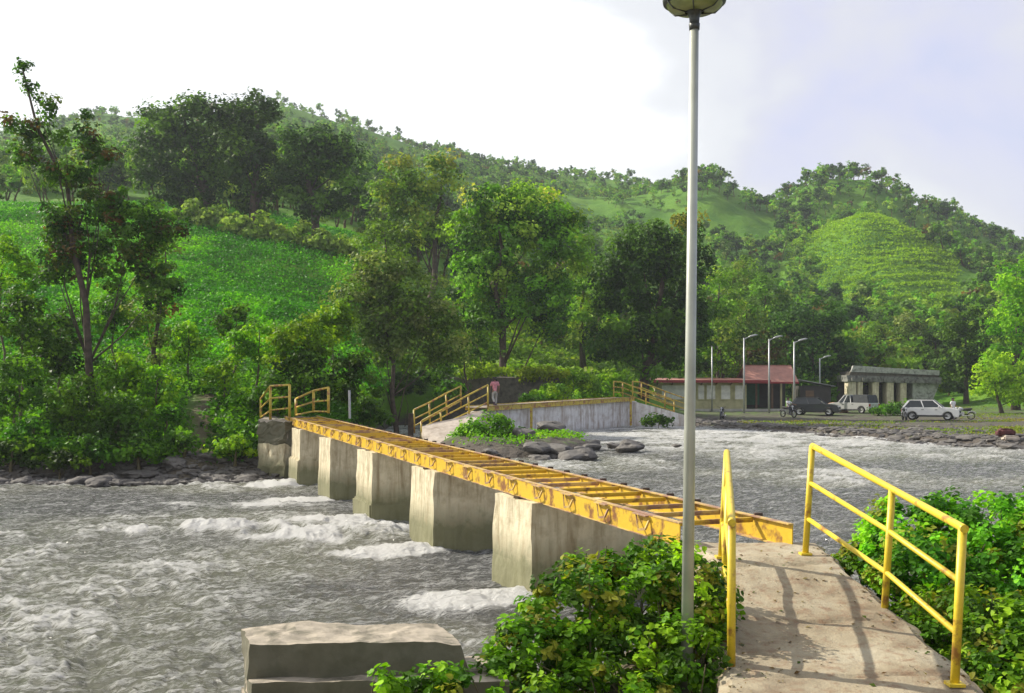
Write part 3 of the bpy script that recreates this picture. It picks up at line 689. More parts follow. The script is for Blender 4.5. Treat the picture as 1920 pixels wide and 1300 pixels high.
def trunk_mb(base, targets, r0, r, fork=0.45, lean=None):
    """tapered trunk bending up to the highest targets, with limbs to the others; all in local coordinates"""
    mb = MB(); T = sorted([Vector(q) for q in targets], key=lambda q: -q.z); top = T[0]
    b = Vector(base); pts = []; n = 7
    for i in range(n):
        k = i/(n-1); q = b.lerp(top, k); q += Vector((r.normal(), r.normal(), 0))*0.02*(top-b).length*math.sin(k*math.pi)
        if lean is not None: q += Vector(lean)*math.sin(k*math.pi)
        pts.append(q)
    pts[0] -= Vector((0, 0, 0.4))
    mb.tube(pts, [r0*(1.25 if i == 0 else 1.0)*(1-0.82*i/(n-1)) for i in range(n)], 9)
    for q in T[1:]:
        k = min(0.85, max(0.25, (q.z-b.z)/(top.z-b.z)-0.28)); k0 = int(k*(n-1)); a = pts[k0]
        m_ = a.lerp(q, 0.5)+Vector((0, 0, -0.06*(q-a).length))+Vector((r.normal(), r.normal(), r.normal()))*0.04*(q-a).length
        rr = r0*(1-0.82*k0/(n-1))*0.6
        mb.tube([a, m_, q], [rr*0.55, rr*0.3, rr*0.08], 6)
    return mb
def plant(name, label, cat, base, blobs, Z, pal='teak', cr=0.6, dens=1.0, lpc=60, ls=0.2, r0=0.15, seed=1, group=None, trunk='trunk', kind='quad', base_z=None, lean=None, depth=0.85, extra=None, **kw):
    """base: (u, Z) ; blobs: photo pixels (u, y, ru, ry[, dz]) turned into metres at depth Z"""
    r = np.random.default_rng(seed)
    X = (base-960)/F*Z; bz = lz(X, Z) if base_z is None else base_z
    root = empty(name, (X, Z, bz), 0, label, cat, group)
    k = Z/F; bl = []
    for q in blobs:
        u, y, ru, ry = q[:4]; dz = q[4] if len(q) > 4 else 0
        p = P(u, y, Z)-Vector((X, Z, bz)); bl.append(((p.x, p.y+dz, p.z), (ru*k, ru*k*depth, ry*k)))
    V, Fc, T = foliage(bl, cr, dens*3.6, lpc, ls, pal, r, kind=kind, **kw)
    if extra is not None:
        V2, F2, T2 = foliage([((P(e[0], e[1], Z)-Vector((X, Z, bz))), (e[2]*k, e[2]*k*depth, e[3]*k)) for e in extra[0]], cr, extra[2], lpc, ls, extra[1], r, kind=kind, **kw)
        F2 = F2+len(V); V = np.concatenate([V, V2]); Fc = np.concatenate([Fc, F2]); T = np.concatenate([T, T2])
    mesh_np('crown' if trunk == 'trunk' else 'foliage', V, Fc, Fc.shape[1], M['leaf'], root, tint=T)
    trunk_mb((0, 0, 0), [b[0] for b in bl], r0, r, lean=lean).build(trunk, M['bark'] if trunk == 'trunk' else M['stem'], root, smooth=True)
    return root
# the big trees, left to right
plant('tree', 'tall sparse leaning tree with brownish leaves on the left bank', 'tree', 178,
      [(42, 128, 10, 12), (58, 160, 16, 16), (85, 195, 24, 18), (22, 230, 22, 22), (70, 245, 34, 26), (118, 250, 14, 26), (48, 290, 32, 20), (160, 228, 10, 26), (170, 268, 26, 20), (188, 290, 34, 22), (150, 320, 40, 22), (110, 330, 36, 26),
       (118, 420, 40, 50), (100, 500, 40, 40), (190, 380, 60, 40), (250, 420, 70, 50), (305, 440, 45, 40), (240, 510, 60, 45), (300, 540, 36, 60), (150, 460, 60, 60)], 42,
      pal=PAL['brown'][:4]+PAL['dark']*3, cr=0.42, dens=1.35, lpc=52, ls=0.17, r0=0.18, seed=11, lean=(0.7, 0, 0), shell=0.2)
plant('tree', 'slender grey-leaved sapling behind the leaning tree on the left bank', 'tree', 295, [(290, 520, 34, 50), (300, 600, 30, 50), (270, 580, 36, 40), (310, 460, 30, 34), (296, 660, 24, 30)], 45,
      pal='grey', cr=0.4, dens=0.8, lpc=45, ls=0.15, r0=0.14, seed=12)
plant('tree', 'huge dark tree at the top of the green field, left of its twin', 'tree', 400,
      [(300, 235, 55, 45), (345, 215, 60, 40), (395, 225, 50, 40), (290, 290, 50, 50), (350, 300, 70, 60), (420, 280, 60, 60), (310, 350, 50, 40), (380, 360, 55, 40)], 112,
      pal='dark', cr=1.5, dens=1.5, lpc=95, ls=0.42, r0=0.6, seed=13)
plant('tree', 'dark broad tree at the top of the field, its crown touching the left one', 'tree', 480,
      [(440, 225, 45, 35), (480, 205, 40, 30), (500, 245, 45, 45), (450, 290, 60, 55), (510, 320, 45, 50), (470, 360, 50, 35)], 110,
      pal='dark', cr=1.5, dens=1.4, lpc=95, ls=0.42, r0=0.55, seed=14)
plant('tree', 'dark rounded tree standing right of the double-crowned pair above the field', 'tree', 595,
      [(570, 265, 45, 30), (610, 280, 50, 40), (560, 320, 48, 48), (620, 340, 56, 52), (650, 300, 32, 40), (590, 380, 52, 30)], 108,
      pal='dark', cr=1.4, dens=1.4, lpc=95, ls=0.42, r0=0.5, seed=15)
plant('tree', 'green tree with pale flower tufts and forked crown on the field edge', 'tree', 795,
      [(745, 335, 42, 38), (720, 360, 30, 22), (800, 355, 40, 38), (830, 315, 30, 24), (845, 350, 24, 30), (790, 410, 44, 44), (760, 395, 36, 36), (820, 430, 30, 40)], 95,
      pal='teak', cr=1.1, dens=1.2, lpc=80, ls=0.34, r0=0.4, seed=16, extra=([(750, 305, 28, 8), (830, 300, 24, 8)], [(0.16, 0.17, 0.07), (0.12, 0.15, 0.05)], 1.0))
plant('tree', 'largest round-crowned tree in the middle with a dark trunk behind the person', 'tree', 945,
      [(930, 390, 70, 40), (1010, 400, 70, 44), (1070, 430, 36, 36), (890, 430, 46, 46), (960, 460, 90, 60), (1050, 490, 50, 50), (900, 520, 60, 40), (1000, 540, 80, 50), (870, 570, 44, 36), (940, 600, 60, 40), (1030, 590, 40, 40)], 77,
      pal=PAL['teak']+PAL['dark']+PAL['lime'][2:], cr=1.0, dens=1.55, lpc=100, ls=0.29, r0=0.38, seed=17, extra=([(930, 360, 60, 12), (1010, 362, 60, 12)], [(0.22, 0.22, 0.09), (0.15, 0.24, 0.05)], 0.8))
plant('tree', 'dark spreading tree to the right of the central tree, partly behind the lamp post', 'tree', 1205,
      [(1200, 460, 60, 40), (1260, 440, 50, 40), (1150, 500, 50, 50), (1210, 530, 80, 60), (1290, 500, 50, 60), (1180, 600, 70, 60), (1260, 610, 70, 60), (1140, 640, 40, 50), (1300, 590, 36, 60), (1220, 670, 60, 36)], 88,
      pal='dark', cr=1.1, dens=1.5, lpc=95, ls=0.32, r0=0.45, seed=18, extra=([(1280, 410, 30, 14)], [(0.16, 0.10, 0.05), (0.12, 0.12, 0.04)], 1.0))
plant('tree', 'mid green tree filling the gap between the central tree and the dark spreading one', 'tree', 1095,
      [(1085, 470, 36, 30), (1100, 520, 44, 40), (1085, 580, 44, 40), (1110, 640, 36, 40)], 94, pal='teak', cr=1.0, dens=1.0, lpc=70, ls=0.32, r0=0.3, seed=19)
plant('tree', 'grey-green bushy tree between the bright bush and the central tree', 'tree', 745,
      [(720, 500, 56, 40), (670, 570, 50, 36), (750, 600, 70, 50), (690, 545, 50, 36), (760, 545, 60, 46), (810, 590, 50, 44), (720, 610, 60, 44), (780, 650, 60, 44), (850, 640, 40, 40), (700, 660, 40, 30)], 64,
      pal='grey', cr=0.8, dens=1.5, lpc=90, ls=0.23, r0=0.2, seed=20)
plant('tree', 'small tree standing on the field edge above the grey-green one', 'tree', 730,
      [(720, 430, 36, 24), (760, 455, 32, 26), (690, 460, 30, 22)], 84, pal='teak', cr=0.8, dens=1.0, lpc=60, ls=0.29, r0=0.2, seed=21)
plant('tree', 'low leafy tree on the bank just left of the central trunk', 'tree', 880,
      [(870, 620, 48, 34), (850, 660, 42, 34), (905, 655, 30, 30), (815, 680, 40, 30)], 71, pal='dark', cr=0.7, dens=1.1, lpc=60, ls=0.25, r0=0.14, seed=22)
plant('tree', 'round dark mango-like tree rising behind the red-roofed building', 'tree', 1525,
      [(1525, 590, 58, 30), (1490, 620, 44, 40), (1560, 620, 42, 42), (1525, 660, 66, 50), (1480, 690, 40, 40), (1570, 690, 34, 40), (1520, 720, 50, 30)], 124,
      pal='dark', cr=1.4, dens=1.5, lpc=90, ls=0.42, r0=0.45, seed=23)
plant('tree', 'tall bright green tree at the right edge of the photo above the car park', 'tree', 1905,
      [(1905, 520, 40, 36), (1940, 560, 50, 44), (1890, 600, 36, 40), (1930, 650, 50, 44), (1885, 680, 34, 34), (1970, 610, 44, 70)], 104,
      pal='bright', cr=1.1, dens=1.2, lpc=80, ls=0.36, r0=0.4, seed=24)
plant('tree', 'dark upright tree right of the old stone aqueduct', 'tree', 1812,
      [(1812, 610, 34, 34), (1795, 660, 32, 40), (1835, 660, 34, 40), (1815, 710, 42, 34)], 118, pal='dark', cr=1.1, dens=1.3, lpc=80, ls=0.38, r0=0.3, seed=25)
plant('tree', 'yellow-green bushy tree at the right edge of the car park verge', 'tree', 1880,
      [(1860, 690, 36, 30), (1895, 700, 36, 34), (1845, 720, 30, 24), (1915, 735, 40, 28)], 97, pal='lime', cr=0.9, dens=1.1, lpc=70, ls=0.32, r0=0.2, seed=26)
BT = [(1345, 560, 40, 46, 'teak', 112), (1395, 600, 40, 40, 'grey', 116), (1350, 650, 34, 40, 'teak', 108), (1430, 560, 44, 40, 'teak', 135), (1430, 650, 34, 44, 'brown', 120), (1300, 650, 36, 44, 'dark', 106), (1390, 520, 40, 36, 'teak', 140), (1640, 650, 44, 36, 'teak', 140), (1700, 640, 44, 44, 'grey', 142), (1750, 660, 40, 40, 'dark', 138)]
LB = ['rounded green tree just right of the lamp post above the long building', 'pale green tree behind the long building with the lower red roof', 'low green tree directly behind the long building roof', 'green tree on the slope above the brownish tree and the round dark one',
      'brownish thin-leaved tree behind the street lamps', 'dark tree immediately left of the lamp post and behind the long building', 'green tree highest on the slope above the long building', 'green tree behind the left end of the old stone aqueduct', 'greyish tree behind the middle of the old stone aqueduct', 'dark tree behind the right end of the old stone aqueduct']
for i, (u, y, ru, ry, pl, Z) in enumerate(BT):
    plant('tree', LB[i], 'tree', u, [(u, y, ru, ry), (u-ru*0.5, y+ry*0.7, ru*0.7, ry*0.7), (u+ru*0.5, y+ry*0.6, ru*0.7, ry*0.7), (u+4, y-ry*0.6, ru*0.5, ry*0.5)], Z, pal=pl, cr=1.1, dens=1.1, lpc=70, ls=0.38, r0=0.25, seed=40+i, group='trees behind the car park buildings')
# bushes on the left bank
BU = [(40, 600, 60, 60, 41, 'under', 'dark bush at the left picture edge below the leaning tree'), (110, 640, 70, 70, 43, 'dark', 'large dark bush around the foot of the leaning tree'), (30, 720, 60, 60, 38.6, 'under', 'leafy bush low at the left picture edge'),
      (130, 760, 70, 70, 38.2, 'under', 'mid green bush at the river bank below the leaning trunk'), (220, 780, 60, 60, 38, 'under', 'green bush hanging over the dark bank, right of the leaning trunk'), (60, 815, 60, 34, 37.2, 'under', 'lowest bush touching the rocks at the far left'),
      (235, 700, 60, 50, 42, 'bright', 'brighter bush right of the leaning trunk'), (290, 740, 52, 50, 41, 'bright', 'sunlit bush at the left side of the earthen gully'), (310, 790, 36, 34, 39, 'under', 'small bush at the foot of the earthen gully'),
      (210, 590, 60, 50, 47, 'under', 'bush behind the leaning trunk, halfway up the bank'), (350, 640, 50, 46, 50, 'bright', 'bright bush on the slope above the gully'), (0, 500, 70, 60, 46, 'bright', 'bright leafy bush high at the left picture edge'),
      (165, 840, 60, 26, 36.8, 'under', 'trailing bush at the water edge on the left'), (420, 700, 36, 30, 45, 'bright', 'bright bush right of the earthen gully'), (462, 755, 34, 30, 43, 'bright', 'rounded bright bush beside the far bridge abutment'),
      (480, 640, 60, 46, 46, 'bright', 'sunlit bush spreading above the far bridge railings'), (570, 640, 70, 56, 44, 'bright', 'tallest bright bush behind the far bridge railings'), (620, 600, 50, 40, 47, 'bright', 'pointed bright bush left of the grey-green tree'), (560, 700, 70, 50, 43, 'dark', 'dark bush right behind the far bridge railings'),
      (650, 710, 60, 60, 46, 'dark', 'dark bush right of the far bridge railings over the channel'), (690, 770, 36, 36, 44, 'dark', 'dark bush dipping to the channel beside the bridge'), (440, 600, 40, 36, 52, 'under', 'green bush on the slope left of the sunlit one'), (520, 740, 50, 40, 42, 'under', 'leafy bush between the abutment and the dark bushes'), (20, 850, 44, 22, 36.3, 'dark', 'low dark bush touching the water at the left picture edge'), (260, 838, 34, 18, 36.8, 'under', 'small bush over the bank stones below the gully foot'), (110, 862, 40, 16, 36.0, 'dark', 'low trailing bush dipping into the river on the left'), (345, 825, 34, 20, 37.6, 'under', 'weedy bush at the bottom of the earthen gully'), (440, 835, 40, 16, 37.4, 'bright', 'low green weeds on the stones left of the bridge abutment')]
for i, (u, y, ru, ry, Z, pl, lb) in enumerate(BU):
    plant('bush', lb, 'bush', u, [(u, y, ru*0.8, ry*0.8), (u-ru*0.5, y+ry*0.4, ru*0.6, ry*0.6), (u+ru*0.5, y+ry*0.35, ru*0.6, ry*0.6), (u+ru*0.1, y-ry*0.5, ru*0.45, ry*0.45)], Z, pal=pl, cr=0.42, dens=1.1, lpc=48, ls=0.17, r0=0.07, seed=70+i, trunk='stem', group='bushes on the left bank')
SB = [(915, 798, 52, 30, 50.5, 'bright', 'bright green bush on the island in front of the weir wall'), (875, 815, 30, 18, 51, 'bright', 'small bush on the island beside the pale apron'), (960, 815, 34, 18, 50.5, 'under', 'low bush on the island near the boulders'),
      (905, 695, 50, 14, 73.5, 'lime', 'sunlit lime bush on top of the retaining wall left of the trunk'), (1010, 700, 50, 14, 76, 'lime', 'sunlit lime bush on top of the retaining wall right of the trunk'), (1075, 712, 44, 26, 77, 'bright', 'green bush at the right end of the retaining wall'), (1140, 715, 40, 24, 80, 'bright', 'green bush behind the right half of the far footbridge'),
      (1235, 788, 30, 10, 71, 'under', 'low bush at the foot of the far descending ramp'), (815, 700, 36, 22, 76, 'under', 'green bush behind the left ramp of the far footbridge'), (760, 720, 40, 26, 74, 'dark', 'dark bush at the mouth of the side channel'), (1035, 732, 40, 18, 73, 'bright', 'green bush in front of the right end of the retaining wall'), (845, 728, 34, 18, 73, 'under', 'green bush in front of the left end of the retaining wall'), (1000, 746, 30, 9, 71, 'under', 'low weeds at the foot of the retaining wall, right of the person'), (1120, 738, 46, 14, 79, 'bright', 'green bush just behind the right half of the far deck'), (1700, 762, 40, 12, 93, 'under', 'low green shrub between the silver pickup and the white car'), (1660, 768, 30, 9, 92, 'under', 'flat shrub in front of the old aqueduct columns')]
for i, (u, y, ru, ry, Z, pl, lb) in enumerate(SB):
    plant('bush', lb, 'bush', u, [(u, y, ru*0.8, ry*0.8), (u-ru*0.55, y+ry*0.35, ru*0.5, ry*0.6), (u+ru*0.55, y+ry*0.3, ru*0.5, ry*0.6)], Z, pal=pl, cr=0.45, dens=1.2, lpc=45, ls=0.22, r0=0.06, seed=120+i, trunk='stem')
# maize hedge along the terrace edge
r = np.random.default_rng(3); bl = []
for k in range(60):
    t_ = k/59; u = 330+t_*330; Z = 104-t_*4; y = 392+t_*62; X = (u-960)/F*Z
    bl.append(((X, Z, lz(X, Z)+0.8), (1.1, 1.2, 1.5)))
V, Fc, T = foliage(bl, 0.7, 1.2, 50, 0.42, [(0.11, 0.19, 0.06), (0.15, 0.23, 0.08), (0.08, 0.15, 0.04)], r, upb=0.1)
tag(mesh_np('crop_row', V, Fc, 4, M['leaf'], tint=T), 'long pale green row of tall maize along the upper edge of the field', 'hedge')

# foreground bushes with modelled leaves
def near_bush(label, blobs, seed, ls, cr, dens, lpc, stems, base, pal='vine'):
    r = np.random.default_rng(seed); b = Vector(base); root = empty('bush', b, 0, label, 'bush')
    bl = [((q[0]-b.x, q[1]-b.y, q[2]-b.z), q[3:6]) for q in blobs]
    V, Fc, T = foliage(bl, cr, dens*2.6, lpc, ls, pal, r, kind='leaf', flat=0.8, shell=0.55, upb=0.75, jit=0.3, floor=-0.3)
    mesh_np('foliage', V, Fc, 3, M['leaf'], root, tint=T)
    mb = MB()
    for k in range(stems):
        q = bl[r.integers(len(bl))]; e = Vector(q[0])+Vector(r.normal(size=3))*0.6*min(q[1]); s_ = Vector((e.x*0.6+r.normal()*0.25, e.y*0.6+r.normal()*0.2, -0.15))
        m_ = s_.lerp(e, 0.5)+Vector((r.normal()*0.12, r.normal()*0.12, 0.1)); mb.tube([s_, m_, e], [0.014, 0.010, 0.004], 5)
    mb.build('stems', M['stem'], root); tag(root.children[-1], kind='stuff')
    return root
def pb(u, y, Z, rx, ry, rz): q = P(u, y, Z); return (q.x, q.y, q.z, rx, ry, rz)
near_bush('dense green bush wrapping the foot of the tall lamp post', [pb(1090, 1150, 9.1, 0.5, 0.5, 0.42), pb(1200, 1110, 9.5, 0.55, 0.5, 0.36), pb(1290, 1130, 9.3, 0.36, 0.45, 0.48), pb(1010, 1230, 8.7, 0.45, 0.4, 0.38), pb(1150, 1240, 8.8, 0.65, 0.5, 0.42), pb(1280, 1250, 8.6, 0.36, 0.4, 0.4),
     pb(1120, 1070, 9.8, 0.36, 0.35, 0.16), pb(1330, 1150, 9.6, 0.22, 0.5, 0.42), pb(950, 1290, 8.3, 0.36, 0.35, 0.26), pb(1100, 1310, 8.0, 0.7, 0.4, 0.3), pb(1230, 1040, 10.0, 0.3, 0.3, 0.14)], 301, 0.056, 0.12, 1.7, 52, 60, (1.0, 8.9, 0.3))
near_bush('low trailing leaves at the front of the broken concrete block', [pb(770, 1290, 7.4, 0.32, 0.25, 0.10), pb(860, 1300, 7.5, 0.35, 0.3, 0.12), pb(715, 1290, 7.3, 0.12, 0.15, 0.08), pb(830, 1268, 7.6, 0.15, 0.2, 0.05)], 302, 0.06, 0.10, 1.0, 34, 14, (-0.7, 7.4, 0.45))
near_bush('big mound of green vines behind the right railing', [pb(1720, 1000, 12.2, 0.7, 0.8, 0.40), pb(1850, 985, 12.0, 0.9, 0.9, 0.36), pb(1780, 1080, 11.2, 0.9, 0.8, 0.42), pb(1920, 1080, 11.0, 0.8, 0.9, 0.5), pb(1700, 1060, 11.6, 0.5, 0.7, 0.40), pb(2040, 1010, 11.5, 0.9, 1.0, 0.6)], 303, 0.06, 0.15, 1.7, 60, 50, (4.6, 11.5, 0.3))
near_bush('vines spilling over the right edge of the ramp near the camera', [pb(1760, 1170, 10.1, 0.55, 0.6, 0.30), pb(1870, 1190, 9.4, 0.7, 0.6, 0.40), pb(1900, 1290, 8.4, 0.45, 0.5, 0.36), pb(1980, 1240, 8.8, 0.8, 0.7, 0.5), pb(1690, 1180, 9.9, 0.20, 0.35, 0.12), pb(1620, 1060, 11.9, 0.25, 0.5, 0.14), pb(1600, 1040, 12.1, 0.2, 0.3, 0.1), pb(1830, 1260, 8.9, 0.3, 0.4, 0.25)], 304, 0.056, 0.14, 1.7, 58, 40, (4.3, 9.6, 0.2))

# ------------------------------------------------------------------ ground cover nobody could count
def scatter(name, n, ulo, uhi, Zlo, Zhi, ls, pal, mask, seed, h=0.25, zpow=1.0, upb=0.8, cl=5):
    r = np.random.default_rng(seed)
    u = ulo+(uhi-ulo)*r.random(n); Z = Zlo*(Zhi/Zlo)**(r.random(n)**zpow); X = (u-960)/F*Z
    z = land_z(X, Z); ok = mask(u, Z, z, X)&(z > water_z(Z)+0.15); u, Z, X, z = u[ok], Z[ok], X[ok], z[ok]
    hh = h*(0.4+1.3*fbm(X/2.2, Z/2.2, 3, seed))
    Cn = np.stack([X, Z, z], 1); C = np.repeat(Cn, cl, 0); m_ = len(C)
    C = C+r.normal(size=(m_, 3))*np.array([0.25, 0.25, 0])*max(1, ls/0.2)+np.stack([np.zeros(m_), np.zeros(m_), np.repeat(hh, cl)*r.random(m_)], 1)
    Nn = r.normal(size=(m_, 3))*0.55+np.array([0, 0, upb])
    p = np.array(PAL[pal] if isinstance(pal, str) else pal); pick = np.clip((fbm(X/5, Z/5, 3, seed+9)-0.3)*2.2*len(p)+r.normal(size=len(X))*0.7, 0, len(p)-1).astype(int)
    T = np.repeat(p[pick], cl, 0)*(0.75+0.5*r.random((m_, 1)))
    V, Fc, k = leaf_fan(C, Nn, ls*(0.6+0.8*r.random(m_)), 'quad', r)
    o = mesh_np(name, V, Fc, 4, M['leaf'], tint=np.repeat(T, k, 0)); tag(o, kind='stuff'); return o
o = scatter('undergrowth', 15000, -150, 720, 36.5, 58, 0.2, 'under', lambda u, Z, z, X: (z > 0.5)&~((np.abs(u-(365+(Z-40)*2)) < 36+10*np.sin(Z))&(Z < 48)), 201, 0.6)
tag(o, 'dense green undergrowth covering the left river bank', 'undergrowth')
o = scatter('field_crop', 42000, -150, 720, 54, 128, 0.22, [(0.018, 0.085, 0.007), (0.030, 0.120, 0.008), (0.048, 0.160, 0.010), (0.075, 0.20, 0.013)], lambda u, Z, z, X: z > 3, 202, 0.45)
tag(o, 'low green crop covering the sloping field above the left bank', 'crop')
o = scatter('grass', 8000, 1180, 2000, 52, 128, 0.13, [(0.07, 0.115, 0.015), (0.10, 0.13, 0.025), (0.12, 0.11, 0.04)], lambda u, Z, z, X: (fbm(X/7, Z/2.5, 3, 77) > 0.52)&(Z-np.interp(u, SU, SS) > 4)&((Z < 80)|(u > 1780)|(Z > 92)&(u > 1640)), 203, 0.10)
tag(o, 'patchy yellow-green grass along the gravel verge in front of the parked cars', 'grass')
o = scatter('island_grass', 1500, 770, 1110, 45, 66, 0.16, 'bright', lambda u, Z, z, X: (z > 0.6)&(fbm(X/2, Z/2, 3, 78) > 0.45), 204, 0.2)
tag(o, 'green weeds growing among the stones of the small island', 'weeds')
o = scatter('slope_scrub', 16000, 700, 2000, 78, 260, 0.5, 'teak', lambda u, Z, z, X: (z > 2.6)&(fbm(X/9, Z/9, 3, 79) > 0.42)&~((((X-80.8)/24)**2+((Z-235)/40)**2) < 1), 205, 0.8)
tag(o, 'mixed green scrub covering the lower slopes behind the river', 'scrub')
o = scatter('terrace_grass', 16000, 1480, 1790, 170, 262, 0.5, [(0.11, 0.22, 0.012), (0.14, 0.26, 0.018), (0.075, 0.16, 0.010)], lambda u, Z, z, X: (((X-80.8)/20)**2+((Z-230)/45)**2) < 1.0, 206, 0.15)
tag(o, 'bright lime grass on the terraces of the rounded hill', 'grass')
r = np.random.default_rng(9)

# ------------------------------------------------------------------ trees on the hills
def hill_mesh(seed, pal, H=8.0, n=14, ls=0.75, lpc=26, sparse=False):
    r = np.random.default_rng(seed)
    R_ = H*0.42; bl = []
    for k in range(5 if not sparse else 3):
        a_ = r.random()*6.28; bl.append(((R_*0.5*math.cos(a_), R_*0.5*math.sin(a_), H*(0.45+0.35*r.random())), (R_*0.62, R_*0.62, H*0.24)))
    bl.append(((0, 0, H*0.72), (R_*0.6, R_*0.6, H*0.26)))
    V, Fc, T = foliage(bl, H*0.12, 0.8 if not sparse else 0.4, lpc, ls, pal, r, shell=0.4)
    mb = trunk_mb((0, 0, 0), [(b[0]) for b in bl[:3]], 0.18, r)
    # quads only: keep the tube sides
    tv = np.array(mb.v); tf = np.array([f for f in mb.f if len(f) == 4]); tf = tf+len(V)
    V = np.concatenate([V, tv]); Fc = np.concatenate([Fc, tf]); T = np.concatenate([T, np.tile([[0.06, 0.045, 0.03]], (len(tv), 1))])
    return V, Fc, T
HV = [hill_mesh(400+i, ['teak', 'dark', 'grey', 'teak', 'dark', 'brown', 'teak'][i], sparse=(i == 5)) for i in range(7)]
HM = []
for V, Fc, T in HV:
    o = mesh_np('hill_tree', V, Fc, 4, M['leaf'], smooth=False, tint=T); HM.append(o.data); bpy.data.objects.remove(o)
r = np.random.default_rng(55); n = 11000
u = -250+2450*r.random(n); Z = np.sqrt(112**2+(430**2-112**2)*r.random(n)); X = (u-960)/F*Z
z = land_z(X, Z)
keep = ~((u < 700)&(Z < 126))&~((u > 1180)&(Z < 120))&~((((X-80.0)/(15+3*np.sin(Z*0.4)))**2+((Z-222)/34)**2) < 0.55+0.9*fbm(X/6, Z/6, 3, 95))
keep &= ~((np.abs(u-1405) < 48)&(Z > 264)&(Z < 292))
dn_ = fbm(X/24, Z/24, 3, 91)
keep &= (dn_ > np.where(u < 300, 0.46, 0.30))
keep &= ~((u > 380)&(u < 680)&(Z > 345)&(r.random(n) < 0.6))
keep &= r.random(n) < np.where(Z < 200, 0.45, 0.62)
u, Z, X, z = u[keep], Z[keep], X[keep], z[keep]
order = np.argsort(Z+np.where((u < -15)|(u > 1935), 1000, 0)); cnt = 0; rest = []
for k in order:
    sc = (0.65+0.55*r.random())*(0.9 if Z[k] < 230 else (0.68 if u[k] > 1280 else 0.46)); vi = int(r.integers(5)) if r.random() > 0.12 else 5+int(r.integers(2)); rot = r.random()*6.28
    if cnt < 262 and -15 < u[k] < 1935:
        o = bpy.data.objects.new('hill_tree', HM[vi]); COL.objects.link(o); o.location = (X[k], Z[k], z[k]-0.3); o.rotation_euler = (0, 0, rot); o.scale = (sc, sc, sc*(0.9+0.25*r.random()))
        if u[k] < 760: tag(o, 'one of the trees scattered over the slope above the crop field', 'tree', 'trees above the crop field')
        elif u[k] < 1330: tag(o, 'one of the trees on the wooded slope behind the central trees', 'tree', 'trees on the slope behind the central trees')
        else: tag(o, 'one of the trees in the dense wood behind the car park', 'tree', 'trees of the wood behind the car park')
        cnt += 1
    else: rest.append((k, sc, vi, rot))
Vs, Fs, Ts = [], [], []; b0 = 0
for k, sc, vi, rot in rest:
    V, Fc, T = HV[vi]; c_, s_ = math.cos(rot), math.sin(rot)
    Q = np.stack([V[:, 0]*c_-V[:, 1]*s_, V[:, 0]*s_+V[:, 1]*c_, V[:, 2]], 1)*sc*0.95+np.array([X[k], Z[k], z[k]-0.3])
    Vs.append(Q); Fs.append(Fc+b0); Ts.append(T*(0.8+0.4*r.random())); b0 += len(V)
print('forest', len(rest), 'trees', b0, 'verts', cnt)
tag(mesh_np('far_forest', np.concatenate(Vs), np.concatenate(Fs), 4, M['leaf'], tint=np.concatenate(Ts)), 'dense far wood covering the mountain and the hills', 'forest', kind='stuff')
# single small trees on the skyline of the mountain
RU = [425, 460, 520, 533, 602, 632, 645, 668, 690, 712, 745, 790, 822, 850, 880, 905, 940, 970, 1000, 1018, 1070, 1110, 1150, 1180, 1340, 1352, 1365, 1555, 1600, 1650, 1700, 1760, 1800, 1850, 1880]
for k, uu in enumerate(RU):
    zz_ = np.linspace(290, 440, 60); xx_ = (uu-960)/F*zz_; el = (land_z(xx_, zz_)-EYE)/zz_; j = int(np.argmax(el))
    sc = 0.4+0.35*r.random(); o = bpy.data.objects.new('ridge_tree', HM[[4, 0, 3, 1, 2][k % 5]]); COL.objects.link(o)
    o.location = (xx_[j], zz_[j], float(land_z(xx_[j:j+1], zz_[j:j+1])[0])-0.2); o.scale = (sc*0.8, sc*0.8, sc); o.rotation_euler = (0, 0, r.random()*6)
    tag(o, 'one of the small trees standing out on the skyline of the mountain' if uu < 1300 else 'one of the small trees standing out on the skyline of the right hills', 'tree', 'skyline trees on the mountain' if uu < 1300 else 'skyline trees on the right hills')
# ------------------------------------------------------------------ buildings across the river
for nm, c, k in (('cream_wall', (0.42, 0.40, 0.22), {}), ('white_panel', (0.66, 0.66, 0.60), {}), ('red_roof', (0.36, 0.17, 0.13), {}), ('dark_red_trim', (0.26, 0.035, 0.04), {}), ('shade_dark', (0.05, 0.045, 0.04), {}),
                 ('timber', (0.16, 0.10, 0.06), {}), ('plinth', (0.42, 0.40, 0.37), {}), ('tin_grey', (0.25, 0.25, 0.25), {}), ('green_board', (0.03, 0.12, 0.06), {})):
    M[nm] = simple(nm, c, 0.75, 0, 0.2, 2.0, 0.2)
def local(root, mb, name, mat, parent=None, **k):
    o = mb.build(name, mat, parent or root, **k); return o
Zb = 103; kb = Zb/F
q = P(1228, 768, Zb); gz = lz(q.x+4, Zb+1)
hb = empty('long_building', (q.x, q.y, gz), 0, 'long low cream building with pale panels and a flat red-edged roof beside the street lamps', 'building')
Lb = 172*kb; Hb = (768-714)*kb*0.99
mb = MB(); mb.box((Lb/2, 2.5, Hb/2-0.2), (Lb/2, 2.5, Hb/2+0.2)); local(hb, mb, 'wall', M['cream_wall'], bevel=0.02)
